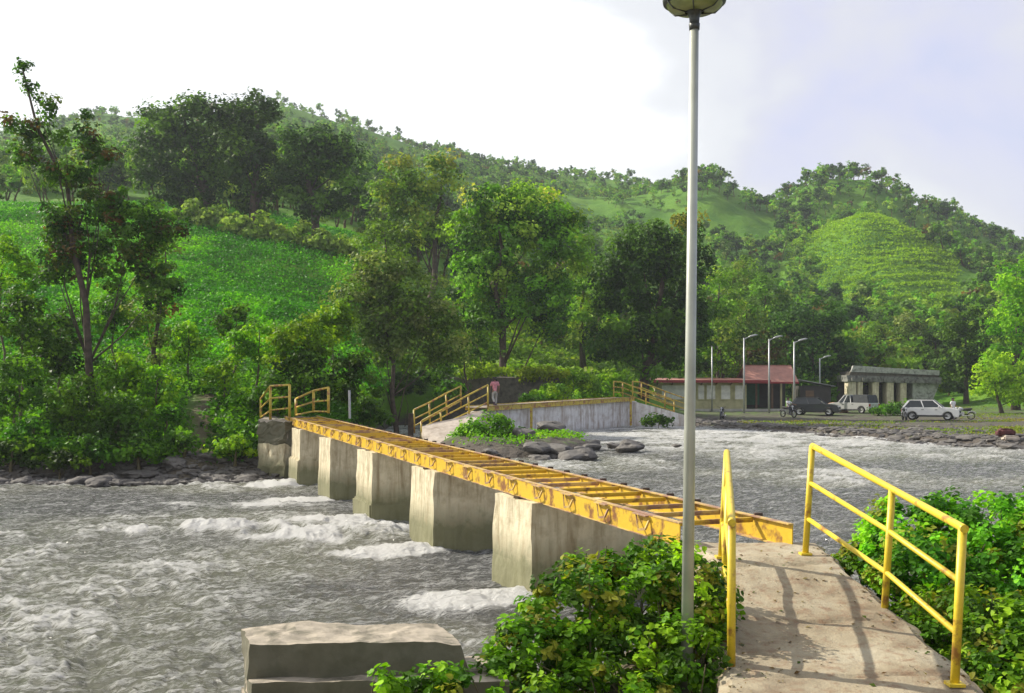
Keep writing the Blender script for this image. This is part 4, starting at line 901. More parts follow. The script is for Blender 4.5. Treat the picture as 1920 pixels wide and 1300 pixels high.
for u0, u1 in ((1241, 1284), (1309, 1320), (1325, 1341), (1352, 1369), (1378, 1396)):
    x0 = (u0-1228)*kb; x1 = (u1-1228)*kb; mb = MB(); mb.box(((x0+x1)/2, -0.02, Hb*0.62), ((x1-x0)/2, 0.03, Hb*0.24)); w_ = local(hb, mb, 'window', M['white_panel'])
    mb = MB()
    for xx in (x0-0.05, x1+0.05): mb.box((xx, -0.04, Hb*0.62), (0.05, 0.05, Hb*0.24+0.1))
    for zz_ in (-1, 1): mb.box(((x0+x1)/2, -0.04, Hb*0.62+zz_*(Hb*0.24+0.05)), ((x1-x0)/2, 0.05, 0.05))
    local(hb, mb, 'frame', M['cream_wall'], w_)
mb = MB(); mb.prism([(-0.6, -0.9, Hb-0.10), (-0.6, -0.9, Hb+0.14), (-0.6, 5.6, Hb+0.42), (-0.6, 5.6, Hb+0.2)], (0, 0, 0), (Lb+2.8, 0, 0)); rf = local(hb, mb, 'roof', M['red_roof'])
mb = MB(); mb.box((Lb/2+0.8, -0.93, Hb+0.0), (Lb/2+1.4, 0.03, 0.13)); local(hb, mb, 'fascia', M['dark_red_trim'], rf)
for k in range(7):
    mb = MB(); mb.bar((0.2+k*1.45, -0.8, Hb-0.14), (0.2+k*1.45, 0, Hb-0.34), 0.08, 0.12); local(hb, mb, 'bracket', M['timber'])
mb = MB(); mb.box((Lb/2+3, -0.9, -0.05), (Lb/2+3.5, 0.9, 0.16)); local(hb, mb, 'plinth', M['plinth'])
q = P(1402, 768, Zb+1.5); Ls = 92*kb
sh = empty('shelter', (q.x, q.y, gz), 0, 'open shelter with a red gabled roof and a dark inside, right of the long building', 'shelter')
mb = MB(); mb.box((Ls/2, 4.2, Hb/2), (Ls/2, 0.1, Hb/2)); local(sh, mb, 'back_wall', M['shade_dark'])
for xx in (0.9, 2.5, 3.4, 4.6): mb = MB(); mb.box((xx, 0.2, Hb/2), (0.09, 0.09, Hb/2)); local(sh, mb, 'pillar', M['cream_wall'] if xx > 3 else M['timber'])
mb = MB(); mb.box((1.1, 3.6, Hb*0.55), (0.9, 0.08, Hb*0.4)); local(sh, mb, 'board', M['green_board'])
hr = (716-685)*kb
mb = MB(); mb.add([(-0.3, -0.6, Hb-0.05), (Ls+0.1, -0.6, Hb-0.05), (Ls+0.1, 2.2, Hb+hr), (0.0, 2.2, Hb+hr), (-0.3, 5.0, Hb-0.05), (Ls+0.1, 5.0, Hb-0.05),
        (-0.3, -0.6, Hb-0.17), (Ls+0.1, -0.6, Hb-0.17), (Ls+0.1, 2.2, Hb+hr-0.12), (0.0, 2.2, Hb+hr-0.12), (-0.3, 5.0, Hb-0.17), (Ls+0.1, 5.0, Hb-0.17)],
    [(0, 1, 2, 3), (3, 2, 5, 4), (6, 9, 8, 7), (9, 10, 11, 8), (0, 6, 7, 1), (1, 7, 8, 2), (2, 8, 11, 5), (4, 5, 11, 10), (0, 3, 9, 6), (3, 4, 10, 9)])
rf = local(sh, mb, 'roof', M['red_roof'])
mb = MB(); mb.bar((0, 2.2, Hb+hr+0.03), (Ls+0.1, 2.2, Hb+hr+0.03), 0.16, 0.08); local(sh, mb, 'ridge_cap', M['red_roof'], rf)
mb = MB(); mb.box((Ls/2-0.1, -0.64, Hb-0.12), (Ls/2+0.2, 0.03, 0.09)); local(sh, mb, 'fascia', M['dark_red_trim'], rf)
mb = MB(); mb.prism([(Ls-0.1, -0.3, Hb-0.1), (Ls-0.1, 4.7, Hb-0.1), (Ls-0.1, 2.2, Hb+hr-0.15)], (0, 0, 0), (0.06, 0, 0)); local(sh, mb, 'gable', M['timber'])
q = P(1500, 765, 108)
sd = empty('shed', (q.x, q.y, lz(q.x, 108)), 0, 'small dark shed with a sloping tin roof behind the parked cars', 'shed')
mb = MB(); mb.box((1.6, 1.2, 1.2), (1.6, 1.2, 1.2)); local(sd, mb, 'wall', M['shade_dark'])
mb = MB(); mb.prism([(-0.3, -0.4, 3.0), (3.6, -0.4, 2.3), (3.6, -0.4, 2.38), (-0.3, -0.4, 3.1)], (0, 0, 0), (0, 3.2, 0)); local(sd, mb, 'roof', M['tin_grey'])
mb = MB(); mb.box((1.0, -0.03, 0.95), (0.42, 0.03, 0.95)); local(sd, mb, 'door', M['timber'])
# old aqueduct
Za = 118; ka = Za/F; q = P(1590, 765, Za); az = lz(q.x+5, Za)
aq = empty('stone_aqueduct', (q.x, q.y, az), 0, 'old grey stone aqueduct on pale columns at the back of the car park', 'aqueduct')
M['old_stone'] = concrete('old_stone', (0.20, 0.20, 0.18), (0.06, 0.06, 0.055), vert=False, sc=0.8)
M['pale_stone'] = concrete('pale_weathered_stone', (0.40, 0.41, 0.37), (0.16, 0.16, 0.14), vert=False, sc=0.8)
M['pale_col'] = concrete('pale_column', (0.60, 0.54, 0.40), (0.34, 0.28, 0.17), vert=True, sc=0.6)
La = 172*ka; zt = (EYE-(686-HY)/F*Za)-az; zd = (EYE-(714-HY)/F*Za)-az
tilt = 0.55
mb = MB(); mb.prism([(0.35, 0, zd+1.0), (La, 0, zd+1.0-tilt*0.7), (La, 0, zt-tilt), (0.6, 0, zt)], (0, 0, 0), (0, 0.4, 0)); local(aq, mb, 'parapet', M['pale_stone'], sub=4, rough=0.04)
mb = MB(); mb.prism([(-0.2, -0.3, zd-0.1), (La+0.1, -0.3, zd-0.1-tilt*0.5), (La+0.1, -0.3, zd+0.62-tilt*0.5), (-0.2, -0.3, zd+0.62)], (0, 0, 0), (0, 4.5, 0)); local(aq, mb, 'deck', M['old_stone'], sub=5, rough=0.08)
mb = MB(); mb.prism([(0.1, 0.12, zd+0.5), (La, 0.12, zd+0.5-tilt*0.5), (La, 0.12, zd+1.05-tilt*0.7), (0.35, 0.12, zd+1.05)], (0, 0, 0), (0, 4.0, 0)); local(aq, mb, 'channel_box', M['dark_stone'], sub=3, rough=0.05)
for k in range(9):
    xx = 0.4+k*(La-0.8)/8; mb = MB(); mb.box((xx, -0.45, zd+0.15-tilt*0.5*k/8), (0.16, 0.25, 0.2)); local(aq, mb, 'corbel', M['old_stone'], bevel=0.03)
for u0, w_ in ((1597, 0.45), (1612, 0.3), (1641, 0.36), (1668, 0.40), (1693, 0.35)):
    xx = (u0-1590)*ka; mb = MB(); mb.box((xx, 0.5, zd/2-0.15), (w_, 0.7, zd/2+0.05)); local(aq, mb, 'column', M['pale_col'], bevel=0.03, sub=2, rough=0.02)
mb = MB(); x0 = (1712-1590)*ka; mb.prism([(x0, 0.1, -0.4), (La-1.2, 0.1, -0.4), (La, 0.1, zd-0.4), (x0, 0.1, zd-0.3)], (0, 0, 0), (0, 3.8, 0)); local(aq, mb, 'end_wall', M['pale_stone'], sub=3, rough=0.05)
mb = MB(); mb.box((La/2, 4.0, zd/2-0.1), (La/2, 0.1, zd/2)); local(aq, mb, 'back_wall', M['dark_stone'])

# ------------------------------------------------------------------ street lamps over the car park
LLB = ['leftmost of the four slender street lamps, at the corner of the long building', 'second from left of the four slender street lamps, before the red roof', 'third from left of the four slender street lamps, at the red roof end', 'shortest and rightmost of the four slender street lamps']
for i, (u, yt, yb_, Z) in enumerate(((1395, 634, 772, 97), (1442, 636, 770, 98.5), (1489, 641, 772, 99.5), (1537, 672, 750, 118))):
    b_ = P(u, yb_, Z); b_.z = lz(b_.x, Z); t_ = P(u+1, yt, Z); h = t_.z-b_.z
    root = empty('street_lamp', b_, 0, LLB[i], 'street lamp', 'street lamps at the car park')
    mb = MB(); mb.tube([(0, 0, -0.2), (0, 0, h*0.5), (0, 0, h)], [0.10, 0.085, 0.06], 10); local(root, mb, 'pole', M['galv'], smooth=True)
    mb = MB(); mb.tube([(0, 0, h-0.35), (0.12, 0, h-0.05), (0.55, -0.05, h+0.12)], [0.045, 0.04, 0.035], 8); local(root, mb, 'arm', M['galv'], smooth=True)
    mb = MB(); mb.tube([(0.4, -0.05, h+0.08), (0.6, -0.06, h+0.16), (1.05, -0.1, h+0.27), (1.25, -0.12, h+0.28)], [0.05, 0.09, 0.085, 0.03], 10); local(root, mb, 'lamp_head', M['galv'], smooth=True)
b_ = P(1335, 765, 101); b_.z = lz(b_.x, 101); mb = MB(); h = P(0, 650, 101).z-b_.z
root = empty('utility_pole', b_, 0, 'thin green-grey pole in front of the long building, just right of the near lamp post', 'pole')
mb.tube([(0, 0, -0.2), (0, 0, h)], [0.07, 0.05], 8); local(root, mb, 'pole', M['galv'], smooth=True)
mb = MB(); mb.lathe([(0, 0.08), (0.07, 0.06), (0.08, 0), (0.0, -0.01)], 8, (0, 0, h)); local(root, mb, 'cap', M['lamp_dark'], smooth=True)

# ------------------------------------------------------------------ vehicles
def cpaint(nm, c, metal=0.0):
    m, t, b = newmat(nm); v = coords(t); f = noise_(t, v, 3, 4)
    t.links.new(mix(t, f, tuple(x*0.85 for x in c), c), b.inputs['Base Color']); b.inputs['Roughness'].default_value = 0.3; b.inputs['Coat Weight'].default_value = 0.5; b.inputs['Metallic'].default_value = metal; return m
M['white_paint'] = cpaint('white_car_paint', (0.80, 0.80, 0.79)); M['black_paint'] = cpaint('dark_car_paint', (0.035, 0.04, 0.045)); M['silver_paint'] = cpaint('silver_car_paint', (0.50, 0.50, 0.50), 0.3)
M['glass'] = simple('car_glass', (0.02, 0.025, 0.03), 0.08, 0, 0.1, 1, 0); M['tyre'] = simple('tyre_rubber', (0.02, 0.02, 0.02), 0.85, 0, 0.2, 8, 0.1)
M['rim'] = simple('alloy_rim', (0.55, 0.55, 0.55), 0.3, 0.8, 0.1, 3, 0); M['plastic'] = simple('black_plastic', (0.025, 0.025, 0.025), 0.6); M['red_lens'] = simple('red_lens', (0.4, 0.02, 0.02), 0.25, 0, 0.1, 3, 0); M['clear_lens'] = simple('clear_lens', (0.65, 0.66, 0.66), 0.15, 0, 0.1, 3, 0)
M['canvas'] = simple('dark_canvas', (0.05, 0.055, 0.06), 0.9)
def wheel(root, x, y, r, wdt):
    mb = MB(); pr = [(r*0.66, -wdt/2), (r*0.93, -wdt/2), (r, -wdt*0.3), (r, wdt*0.3), (r*0.93, wdt/2), (r*0.66, wdt/2)]
    mb.lathe(pr+[pr[0]], 20); mb.v = [(x+a, y+c, r+b) for a, b, c in mb.v]; w_ = local(root, mb, 'wheel', M['tyre'], smooth=True)
    mb = MB(); mb.lathe([(0, wdt*0.30), (r*0.12, wdt*0.34), (r*0.2, wdt*0.22), (r*0.55, wdt*0.30), (r*0.67, wdt*0.4), (r*0.67, -wdt*0.4), (r*0.5, -wdt*0.3), (0, -wdt*0.3)], 20); s_ = 1 if y > 0 else -1
    mb.v = [(x+a, y+c*s_, r+b) for a, b, c in mb.v]; local(root, mb, 'rim', M['rim'], w_, smooth=True)
def car(loc, rz, label, paint, L=4.3, Wd=1.78, H=1.62, pickup=False):
    root = empty('parked_car' if not pickup else 'parked_pickup', loc, rz, label, 'car' if not pickup else 'pickup truck')
    h = L/2; r = 0.34; xf = h-0.86; xr = -h+0.82; sh_ = H*0.60
    def arc(cx, rr=0.41, n=7): return [(cx-rr*math.cos(math.pi*k/n), 0.30+rr*math.sin(math.pi*k/n)*1.0) for k in range(n+1)]
    prof = [(-h, 0.42), (-h+0.05, 0.28)]+arc(xr)+arc(xf)+[(h-0.08, 0.24), (h, 0.42), (h-0.02, 0.72), (h-0.14, 0.86), (h-0.55, 0.97), (h-1.15, sh_+0.04)]
    prof += [(-h+0.10, sh_+0.04), (-h+0.0, sh_-0.12)] if not pickup else [(-0.45, sh_+0.04), (-h+0.03, sh_+0.02), (-h, sh_-0.1)]
    mb = MB(); n = len(prof); st = [(-Wd/2+0.07, 0.97), (-Wd/2, 1.0), (Wd/2, 1.0), (Wd/2-0.07, 0.97)]
    mb.prism([(x, -Wd/2, z) for x, z in prof], (0, 0, 0), (0, Wd, 0)); local(root, mb, 'body', M[paint], bevel=0.035)
    if not pickup: cab = [(h-1.25, sh_), (h-1.95, H-0.05), (-h+0.55, H-0.08), (-h+0.12, sh_)]
    else: cab = [(h-1.25, sh_), (h-1.85, H+0.08), (-0.15, H+0.06), (-0.35, sh_)]
    def cabin(cab, ins, name, mat, z0=0, grow=0.0):
        mb = MB(); (a, b_, c, d) = cab; yb, yt_ = Wd/2-0.05+grow, Wd/2-0.22+grow
        vs = [(a[0], -yb, a[1]), (b_[0], -yt_, b_[1]), (c[0], -yt_, c[1]), (d[0], -yb, d[1])]; vs += [(x, -y, z) for x, y, z in vs]
        mb.add(vs, [(0, 1, 2, 3), (7, 6, 5, 4), (0, 4, 5, 1), (1, 5, 6, 2), (2, 6, 7, 3), (3, 7, 4, 0)]); return local(root, mb, name, mat, bevel=0.03)
    cabin(cab, 0, 'windows', M['glass'])
    a, b_, c, d = cab; yb, yt_ = Wd/2-0.045, Wd/2-0.215
    mb = MB(); mb.box(((b_[0]+c[0])/2, 0, b_[1]+0.0), ((b_[0]-c[0])/2+0.03, yt_+0.02, 0.035)); local(root, mb, 'roof', M[paint], bevel=0.025)
    for s_ in (-1, 1):
        for (p0, p1, w_) in ((a, b_, 0.07), (d, c, 0.13 if not pickup else 0.08), (((a[0]+d[0])/2+0.1, sh_), ((b_[0]+c[0])/2, b_[1]), 0.07)):
            mb = MB(); mb.bar((p0[0], s_*yb, p0[1]), (p1[0], s_*yt_, p1[1]), 0.03, w_, up=(1, 0, 0)); local(root, mb, 'pillar', M[paint])
        mb = MB(); mb.box((a[0]-0.25, s_*(Wd/2+0.08), sh_+0.1), (0.05, 0.10, 0.07)); local(root, mb, 'mirror', M[paint], bevel=0.02)
        mb = MB(); mb.box((h-0.12, s_*(Wd/2-0.28), 0.76), (0.10, 0.24, 0.07)); local(root, mb, 'headlight', M['clear_lens'], bevel=0.02)
        mb = MB(); mb.box((-h+0.04, s_*(Wd/2-0.14), sh_-0.2), (0.06, 0.12, 0.13)); local(root, mb, 'tail_light', M['red_lens'], bevel=0.02)
        mb = MB(); mb.box((0, s_*(Wd/2+0.005), 0.34), (L*0.30, 0.02, 0.07)); local(root, mb, 'sill', M['plastic'])
        for xx in (0.55, -0.45): mb = MB(); mb.box((xx-0.1, s_*(Wd/2+0.012), sh_-0.14), (0.09, 0.012, 0.018)); local(root, mb, 'door_handle', M['plastic'])
        for xx in (xf, xr): wheel(root, xx, s_*(Wd/2-0.10), r, 0.22)
    mb = MB(); mb.box((h-0.03, 0, 0.66), (0.05, 0.45, 0.09)); local(root, mb, 'grille', M['plastic'])
    mb = MB(); mb.box((h-0.02, 0, 0.38), (0.06, Wd/2-0.12, 0.08)); local(root, mb, 'bumper', M['plastic'], bevel=0.02)
    mb = MB(); mb.box((-h-0.0, 0, 0.42), (0.06, Wd/2-0.1, 0.09)); local(root, mb, 'bumper', M['plastic'], bevel=0.02)
    mb = MB(); mb.box((-h-0.015, 0, 0.66), (0.012, 0.25, 0.06)); local(root, mb, 'number_plate', M['white_paint'])
    if pickup:
        mb = MB(); mb.prism([(-0.5, 0, sh_+0.02), (-0.5, 0, H+0.12), (-h+0.25, 0, H+0.10), (-h+0.05, 0, sh_+0.02)], (0, -Wd/2+0.1, 0), (0, Wd/2-0.1, 0)); local(root, mb, 'canopy', M['canvas'], bevel=0.06)
    else:
        for s_ in (-1, 1): mb = MB(); mb.bar((b_[0]-0.15, s_*(yt_-0.06), H+0.05), (c[0]+0.1, s_*(yt_-0.06), H+0.03), 0.035); local(root, mb, 'roof_rail', M['plastic'])
    return root
def gnd(u, Z): X = (u-960)/F*Z; return Vector((X, Z, lz(X, Z)))
car(gnd(1746, 83), R(-28), 'white compact SUV parked side-on at the right part of the car park', 'white_paint')
car(gnd(1529, 93), R(-24), 'dark grey SUV parked in front of the red-roofed shelter', 'black_paint', L=4.2)
car(gnd(1599, 98), R(128), 'silver pickup with a dark canopy parked between the dark car and the aqueduct', 'silver_paint', L=4.6, pickup=True)
def motorbike(loc, rz, label, c='black_paint'):
    root = empty('motorbike', loc, rz, label, 'motorbike')
    for x in (-0.62, 0.66):
        mb = MB(); mb.lathe([(0.24, -0.05), (0.30, -0.045), (0.31, 0), (0.30, 0.045), (0.24, 0.05), (0.24, -0.05)], 18); mb.v = [(x+a, c_, 0.31+b) for a, b, c_ in mb.v]; w_ = local(root, mb, 'wheel', M['tyre'], smooth=True)
        mb = MB()
        for k in range(5): a_ = k*math.pi/5; mb.bar((x-0.24*math.cos(a_), 0, 0.31-0.24*math.sin(a_)), (x+0.24*math.cos(a_), 0, 0.31+0.24*math.sin(a_)), 0.02)
        local(root, mb, 'spokes', M['rim'], w_)
    mb = MB(); mb.tube([(0.66, 0, 0.31), (0.45, 0, 0.85), (0.40, 0, 1.0)], 0.035, 8); local(root, mb, 'fork', M['rim'])
    mb = MB(); mb.tube([(0.30, -0.34, 1.04), (0.40, -0.12, 1.0), (0.40, 0.12, 1.0), (0.30, 0.34, 1.04)], 0.018, 8); local(root, mb, 'handlebar', M['plastic'])
    mb = MB(); mb.tube([(0.42, 0, 0.80), (0.1, 0, 0.5), (-0.25, 0, 0.42), (-0.62, 0, 0.31)], [0.04, 0.05, 0.05, 0.03], 8); mb.tube([(0.4, 0, 0.85), (-0.1, 0, 0.72), (-0.6, 0, 0.72)], 0.03, 8); local(root, mb, 'frame', M['plastic'])
    mb = MB(); mb.tube([(0.36, 0, 0.84), (0.25, 0, 0.88), (0.02, 0, 0.82), (-0.06, 0, 0.78)], [0.05, 0.15, 0.13, 0.05], 12); local(root, mb, 'fuel_tank', M[c], smooth=True)
    mb = MB(); mb.tube([(0.0, 0, 0.80), (-0.15, 0, 0.80), (-0.5, 0, 0.84), (-0.72, 0, 0.86)], [0.06, 0.11, 0.11, 0.05], 10); local(root, mb, 'seat', M['plastic'], smooth=True)
    mb = MB(); mb.box((0.05, 0, 0.46), (0.17, 0.13, 0.16)); local(root, mb, 'engine', M['rim'], bevel=0.03)
    mb = MB(); mb.tube([(0.1, 0.14, 0.35), (-0.2, 0.17, 0.28), (-0.75, 0.18, 0.38)], [0.02, 0.04, 0.045], 8); local(root, mb, 'exhaust', M['rim'])
    mb = MB(); mb.lathe([(0, 0.06), (0.07, 0.05), (0.09, 0), (0.05, -0.06), (0, -0.07)], 12); mb.v = [(0.50+c_, b, 0.92+a) for a, b, c_ in mb.v]; local(root, mb, 'headlight', M['clear_lens'], smooth=True)
    for x in (-0.68, 0.70):
        mb = MB(); mb.tube([(x+0.36*math.cos(t_), 0, 0.31+0.36*math.sin(t_)) for t_ in (0.5, 1.0, 1.6, 2.2, 2.6)], 0.05, 6); local(root, mb, 'mudguard', M[c])
motorbike(gnd(1478, 88), R(-60), 'motorbike standing in front of the dark SUV with a person in white on it')
motorbike(gnd(1354, 84), R(-110), 'dark motorbike parked in front of the long cream building')
motorbike(gnd(1696, 82), R(-100), 'dark motorbike parked right behind the white car')
motorbike(gnd(1805, 84), R(160), 'motorbike parked to the right of the white car', 'silver_paint')

# ------------------------------------------------------------------ people
M['skin'] = simple('skin', (0.22, 0.12, 0.075), 0.55, 0, 0.08, 3, 0); M['hair'] = simple('black_hair', (0.012, 0.010, 0.009), 0.6, 0, 0.2, 20)
M['pink_cloth'] = simple('pink_shirt_cloth', (0.62, 0.25, 0.30), 0.85, 0, 0.35, 7, 0.3); M['grey_cloth'] = simple('grey_trouser_cloth', (0.36, 0.35, 0.33), 0.9, 0, 0.2, 6, 0.3)
M['white_cloth'] = simple('white_cloth', (0.72, 0.72, 0.72), 0.85, 0, 0.1, 6, 0.3); M['dark_cloth'] = simple('dark_cloth', (0.03, 0.03, 0.045), 0.9, 0, 0.2, 6, 0.3); M['shoe'] = simple('purple_dark_shoe', (0.05, 0.03, 0.09), 0.7)
def skin_mesh(name, J, E, mat, root, lv=2):
    me = bpy.data.meshes.new(name); ks = list(J); me.from_pydata([J[k][0] for k in ks], [(ks.index(a), ks.index(b)) for a, b in E], [])
    o = bpy.data.objects.new(name, me); COL.objects.link(o)
    sk = o.modifiers.new('s', 'SKIN'); sk.use_smooth_shade = True
    for i, k in enumerate(ks):
        d = me.skin_vertices[0].data[i]; r_ = J[k][1]; d.radius = r_ if isinstance(r_, tuple) else (r_, r_); d.use_root = (i == 0)
    sb = o.modifiers.new('b', 'SUBSURF'); sb.levels = lv; sb.render_levels = lv
    dg = bpy.context.evaluated_depsgraph_get(); new = bpy.data.meshes.new_from_object(o.evaluated_get(dg)); new.name = name
    o.modifiers.clear(); o.data = new; new.materials.clear(); new.materials.append(mat); o.parent = root
    for f_ in new.polygons: f_.use_smooth = True
    return o
def person(loc, rz, label, shirt, trousers, pose='walk', H=1.68, shoes='shoe'):
    """local frame: facing +y, x to the person's right"""
    root = empty('person', loc, rz, label, 'person'); s = H/1.68
    J = {'pelvis': ((0, 0, 0.90), 0.125), 'belly': ((0, 0, 1.05), (0.125, 0.10)), 'chest': ((0, 0.01, 1.25), (0.15, 0.11)), 'neckb': ((0, 0.0, 1.41), 0.07), 'neck': ((0, 0.01, 1.47), 0.055), 'jaw': ((0, 0.03, 1.53), 0.07), 'head': ((0, 0.02, 1.60), 0.092), 'crownh': ((0, 0.01, 1.66), 0.06)}
    E = [('pelvis', 'belly'), ('belly', 'chest'), ('chest', 'neckb'), ('neckb', 'neck'), ('neck', 'jaw'), ('jaw', 'head'), ('head', 'crownh')]
    if pose == 'walk': legs = {'r': [(0.10, 0.0, 0.84), (0.11, 0.17, 0.49), (0.10, 0.10, 0.09), (0.10, 0.24, 0.03)], 'l': [(-0.10, 0, 0.84), (-0.11, 0.03, 0.46), (-0.10, -0.26, 0.20), (-0.10, -0.20, 0.06)]}; arms = {'r': [(0.19, 0, 1.36), (0.24, -0.12, 1.10), (0.23, -0.02, 0.88)], 'l': [(-0.19, 0, 1.36), (-0.24, 0.10, 1.10), (-0.22, 0.24, 0.93)]}
    elif pose == 'sit': legs = {'r': [(0.12, 0.05, 0.84), (0.20, 0.42, 0.74), (0.22, 0.36, 0.34), (0.22, 0.50, 0.28)], 'l': [(-0.12, 0.05, 0.84), (-0.20, 0.42, 0.74), (-0.22, 0.36, 0.34), (-0.22, 0.50, 0.28)]}; arms = {'r': [(0.19, 0, 1.36), (0.27, 0.22, 1.16), (0.30, 0.48, 1.10)], 'l': [(-0.19, 0, 1.36), (-0.27, 0.22, 1.16), (-0.30, 0.48, 1.10)]}
    else: legs = {'r': [(0.10, 0.0, 0.84), (0.12, 0.02, 0.47), (0.13, 0.0, 0.09), (0.14, 0.14, 0.03)], 'l': [(-0.10, 0, 0.84), (-0.12, 0.04, 0.47), (-0.13, -0.02, 0.09), (-0.15, 0.12, 0.03)]}; arms = {'r': [(0.19, 0, 1.36), (0.25, -0.02, 1.09), (0.23, 0.10, 0.86)], 'l': [(-0.19, 0, 1.36), (-0.25, -0.03, 1.09), (-0.24, 0.06, 0.86)]}
    for sd_ in 'rl':
        sg = 1 if sd_ == 'r' else -1
        for i, (p, r_) in enumerate(zip(legs[sd_], (0.095, 0.058, 0.042, 0.036))): J['leg%s%d' % (sd_, i)] = (p, r_)
        E += [('pelvis', 'leg%s0' % sd_)]+[('leg%s%d' % (sd_, i), 'leg%s%d' % (sd_, i+1)) for i in range(3)]
        for i, (p, r_) in enumerate(zip(arms[sd_], (0.058, 0.042, 0.028))): J['arm%s%d' % (sd_, i)] = (p, r_)
        E += [('chest', 'arm%s0' % sd_)]+[('arm%s%d' % (sd_, i), 'arm%s%d' % (sd_, i+1)) for i in range(2)]
        wv_ = Vector(arms[sd_][2]); fd = (wv_-Vector(arms[sd_][1])).normalized(); pm = wv_+fd*0.06; J['palm'+sd_] = (tuple(pm), (0.034, 0.020)); E.append(('arm%s2' % sd_, 'palm'+sd_))
        sdv = Vector((0, 1, 0)) if abs(fd.y) < 0.7 else Vector((0, 0, 1)); sdv = (sdv-fd*sdv.dot(fd)).normalized(); inn = Vector((-sg, 0, 0))
        for j, (o_, l_) in enumerate(((0.030, 0.068), (0.011, 0.078), (-0.010, 0.072), (-0.029, 0.056))):
            a_ = pm+sdv*o_+fd*0.03; b_ = a_+fd*l_*0.55+inn*0.006; c_ = b_+fd*l_*0.45+inn*0.022
            for q_, v_ in (('a', a_), ('b', b_), ('c', c_)): J['f%s%d%s' % (sd_, j, q_)] = (tuple(v_), 0.0085)
            E += [('palm'+sd_, 'f%s%da' % (sd_, j)), ('f%s%da' % (sd_, j), 'f%s%db' % (sd_, j)), ('f%s%db' % (sd_, j), 'f%s%dc' % (sd_, j))]
        a_ = wv_+fd*0.03+sdv*0.03; b_ = a_+sdv*0.03+fd*0.03; J['t%sa' % sd_] = (tuple(b_), 0.010); J['t%sb' % sd_] = (tuple(b_+fd*0.03+inn*0.01), 0.009)
        E += [('arm%s2' % sd_, 't%sa' % sd_), ('t%sa' % sd_, 't%sb' % sd_)]
    skin_mesh('body', J, E, M['skin'], root, 1)
    g_ = 1.22; SJ = {k: (J[k][0], tuple(x*g_ for x in J[k][1]) if isinstance(J[k][1], tuple) else J[k][1]*g_) for k in ('belly', 'chest')}
    SJ['hem'] = ((0, 0, 0.86), (0.165, 0.14)); SJ['neckb'] = ((0, 0, 1.405), 0.085)
    SE = [('belly', 'chest'), ('chest', 'neckb'), ('belly', 'hem')]
    for sd_ in 'rl':
        a_, b_ = Vector(arms[sd_][0]), Vector(arms[sd_][1]); SJ['a'+sd_] = (tuple(a_), 0.078); SJ['b'+sd_] = (tuple(a_.lerp(b_, 0.8)), 0.068); SE += [('chest', 'a'+sd_), ('a'+sd_, 'b'+sd_)]
    skin_mesh('shirt', SJ, SE, M[shirt], root)
    TJ = {'w': ((0, 0, 0.92), (0.14, 0.12)), 'h': ((0, 0, 0.84), (0.145, 0.12))}; TE = [('w', 'h')]
    for sd_ in 'rl':
        for i, r_ in ((0, 0.105), (1, 0.078), (2, 0.062)): TJ['%s%d' % (sd_, i)] = (legs[sd_][i], r_)
        TE += [('h', sd_+'0'), (sd_+'0', sd_+'1'), (sd_+'1', sd_+'2')]
    skin_mesh('trousers', TJ, TE, M[trousers], root)
    skin_mesh('hair', {'a': ((0, -0.015, 1.60), (0.098, 0.095)), 'b': ((0, -0.005, 1.675), 0.07), 'c': ((0, -0.05, 1.55), 0.06)}, [('a', 'b'), ('a', 'c')], M['hair'], root)
    mb = MB()
    for sg in (-1, 1): mb.lathe([(0, 0.012), (0.010, 0.008), (0.014, 0), (0.010, -0.008), (0, -0.012)], 8, (sg*0.034, 0.105, 1.602))
    o_ = local(root, mb, 'eyes', M['plastic'])
    mb = MB(); mb.tube([(0, 0.105, 1.615), (0, 0.128, 1.575), (0, 0.108, 1.568)], [0.008, 0.014, 0.008], 6); local(root, mb, 'nose', M['skin'], smooth=True)
    mb = MB(); mb.tube([(-0.024, 0.098, 1.540), (0, 0.106, 1.538), (0.024, 0.098, 1.540)], [0.003, 0.007, 0.003], 6); local(root, mb, 'mouth', M['dark_cloth'])
    for sg in (-1, 1): mb = MB(); mb.lathe([(0, 0.03), (0.012, 0.02), (0.014, -0.01), (0, -0.03)], 8, (sg*0.092, 0.02, 1.59)); local(root, mb, 'ear', M['skin'], smooth=True)
    for sd_ in 'rl':
        a_, b_ = Vector(legs[sd_][2]), Vector(legs[sd_][3]); mb = MB(); mb.tube([a_+Vector((0, -0.05, -0.035)), a_+Vector((0, 0.03, -0.02)), b_, b_+(b_-a_).normalized()*0.05], [0.04, 0.05, 0.042, 0.022], 10); local(root, mb, 'shoe', M[shoes], smooth=True)
    root.scale = (s, s, s); return root
q = deckL.lerp(deckR, 0.085)+dn*0.6; q.z = deckL.lerp(deckR, 0.085).z-0.02
person(q, R(15), 'person in a pink shirt and light trousers walking away along the far footbridge', 'pink_cloth', 'grey_cloth', 'walk', 1.62)
mbk = gnd(1478, 88); person(mbk+Vector((0, 0, -0.02)), R(-150), 'person in white sitting on the motorbike in front of the dark SUV', 'white_cloth', 'dark_cloth', 'sit', 1.68)
person(gnd(1787, 87), R(200), 'person with black hair and a white shirt standing behind the bonnet of the white car', 'white_cloth', 'dark_cloth', 'stand', 1.7)

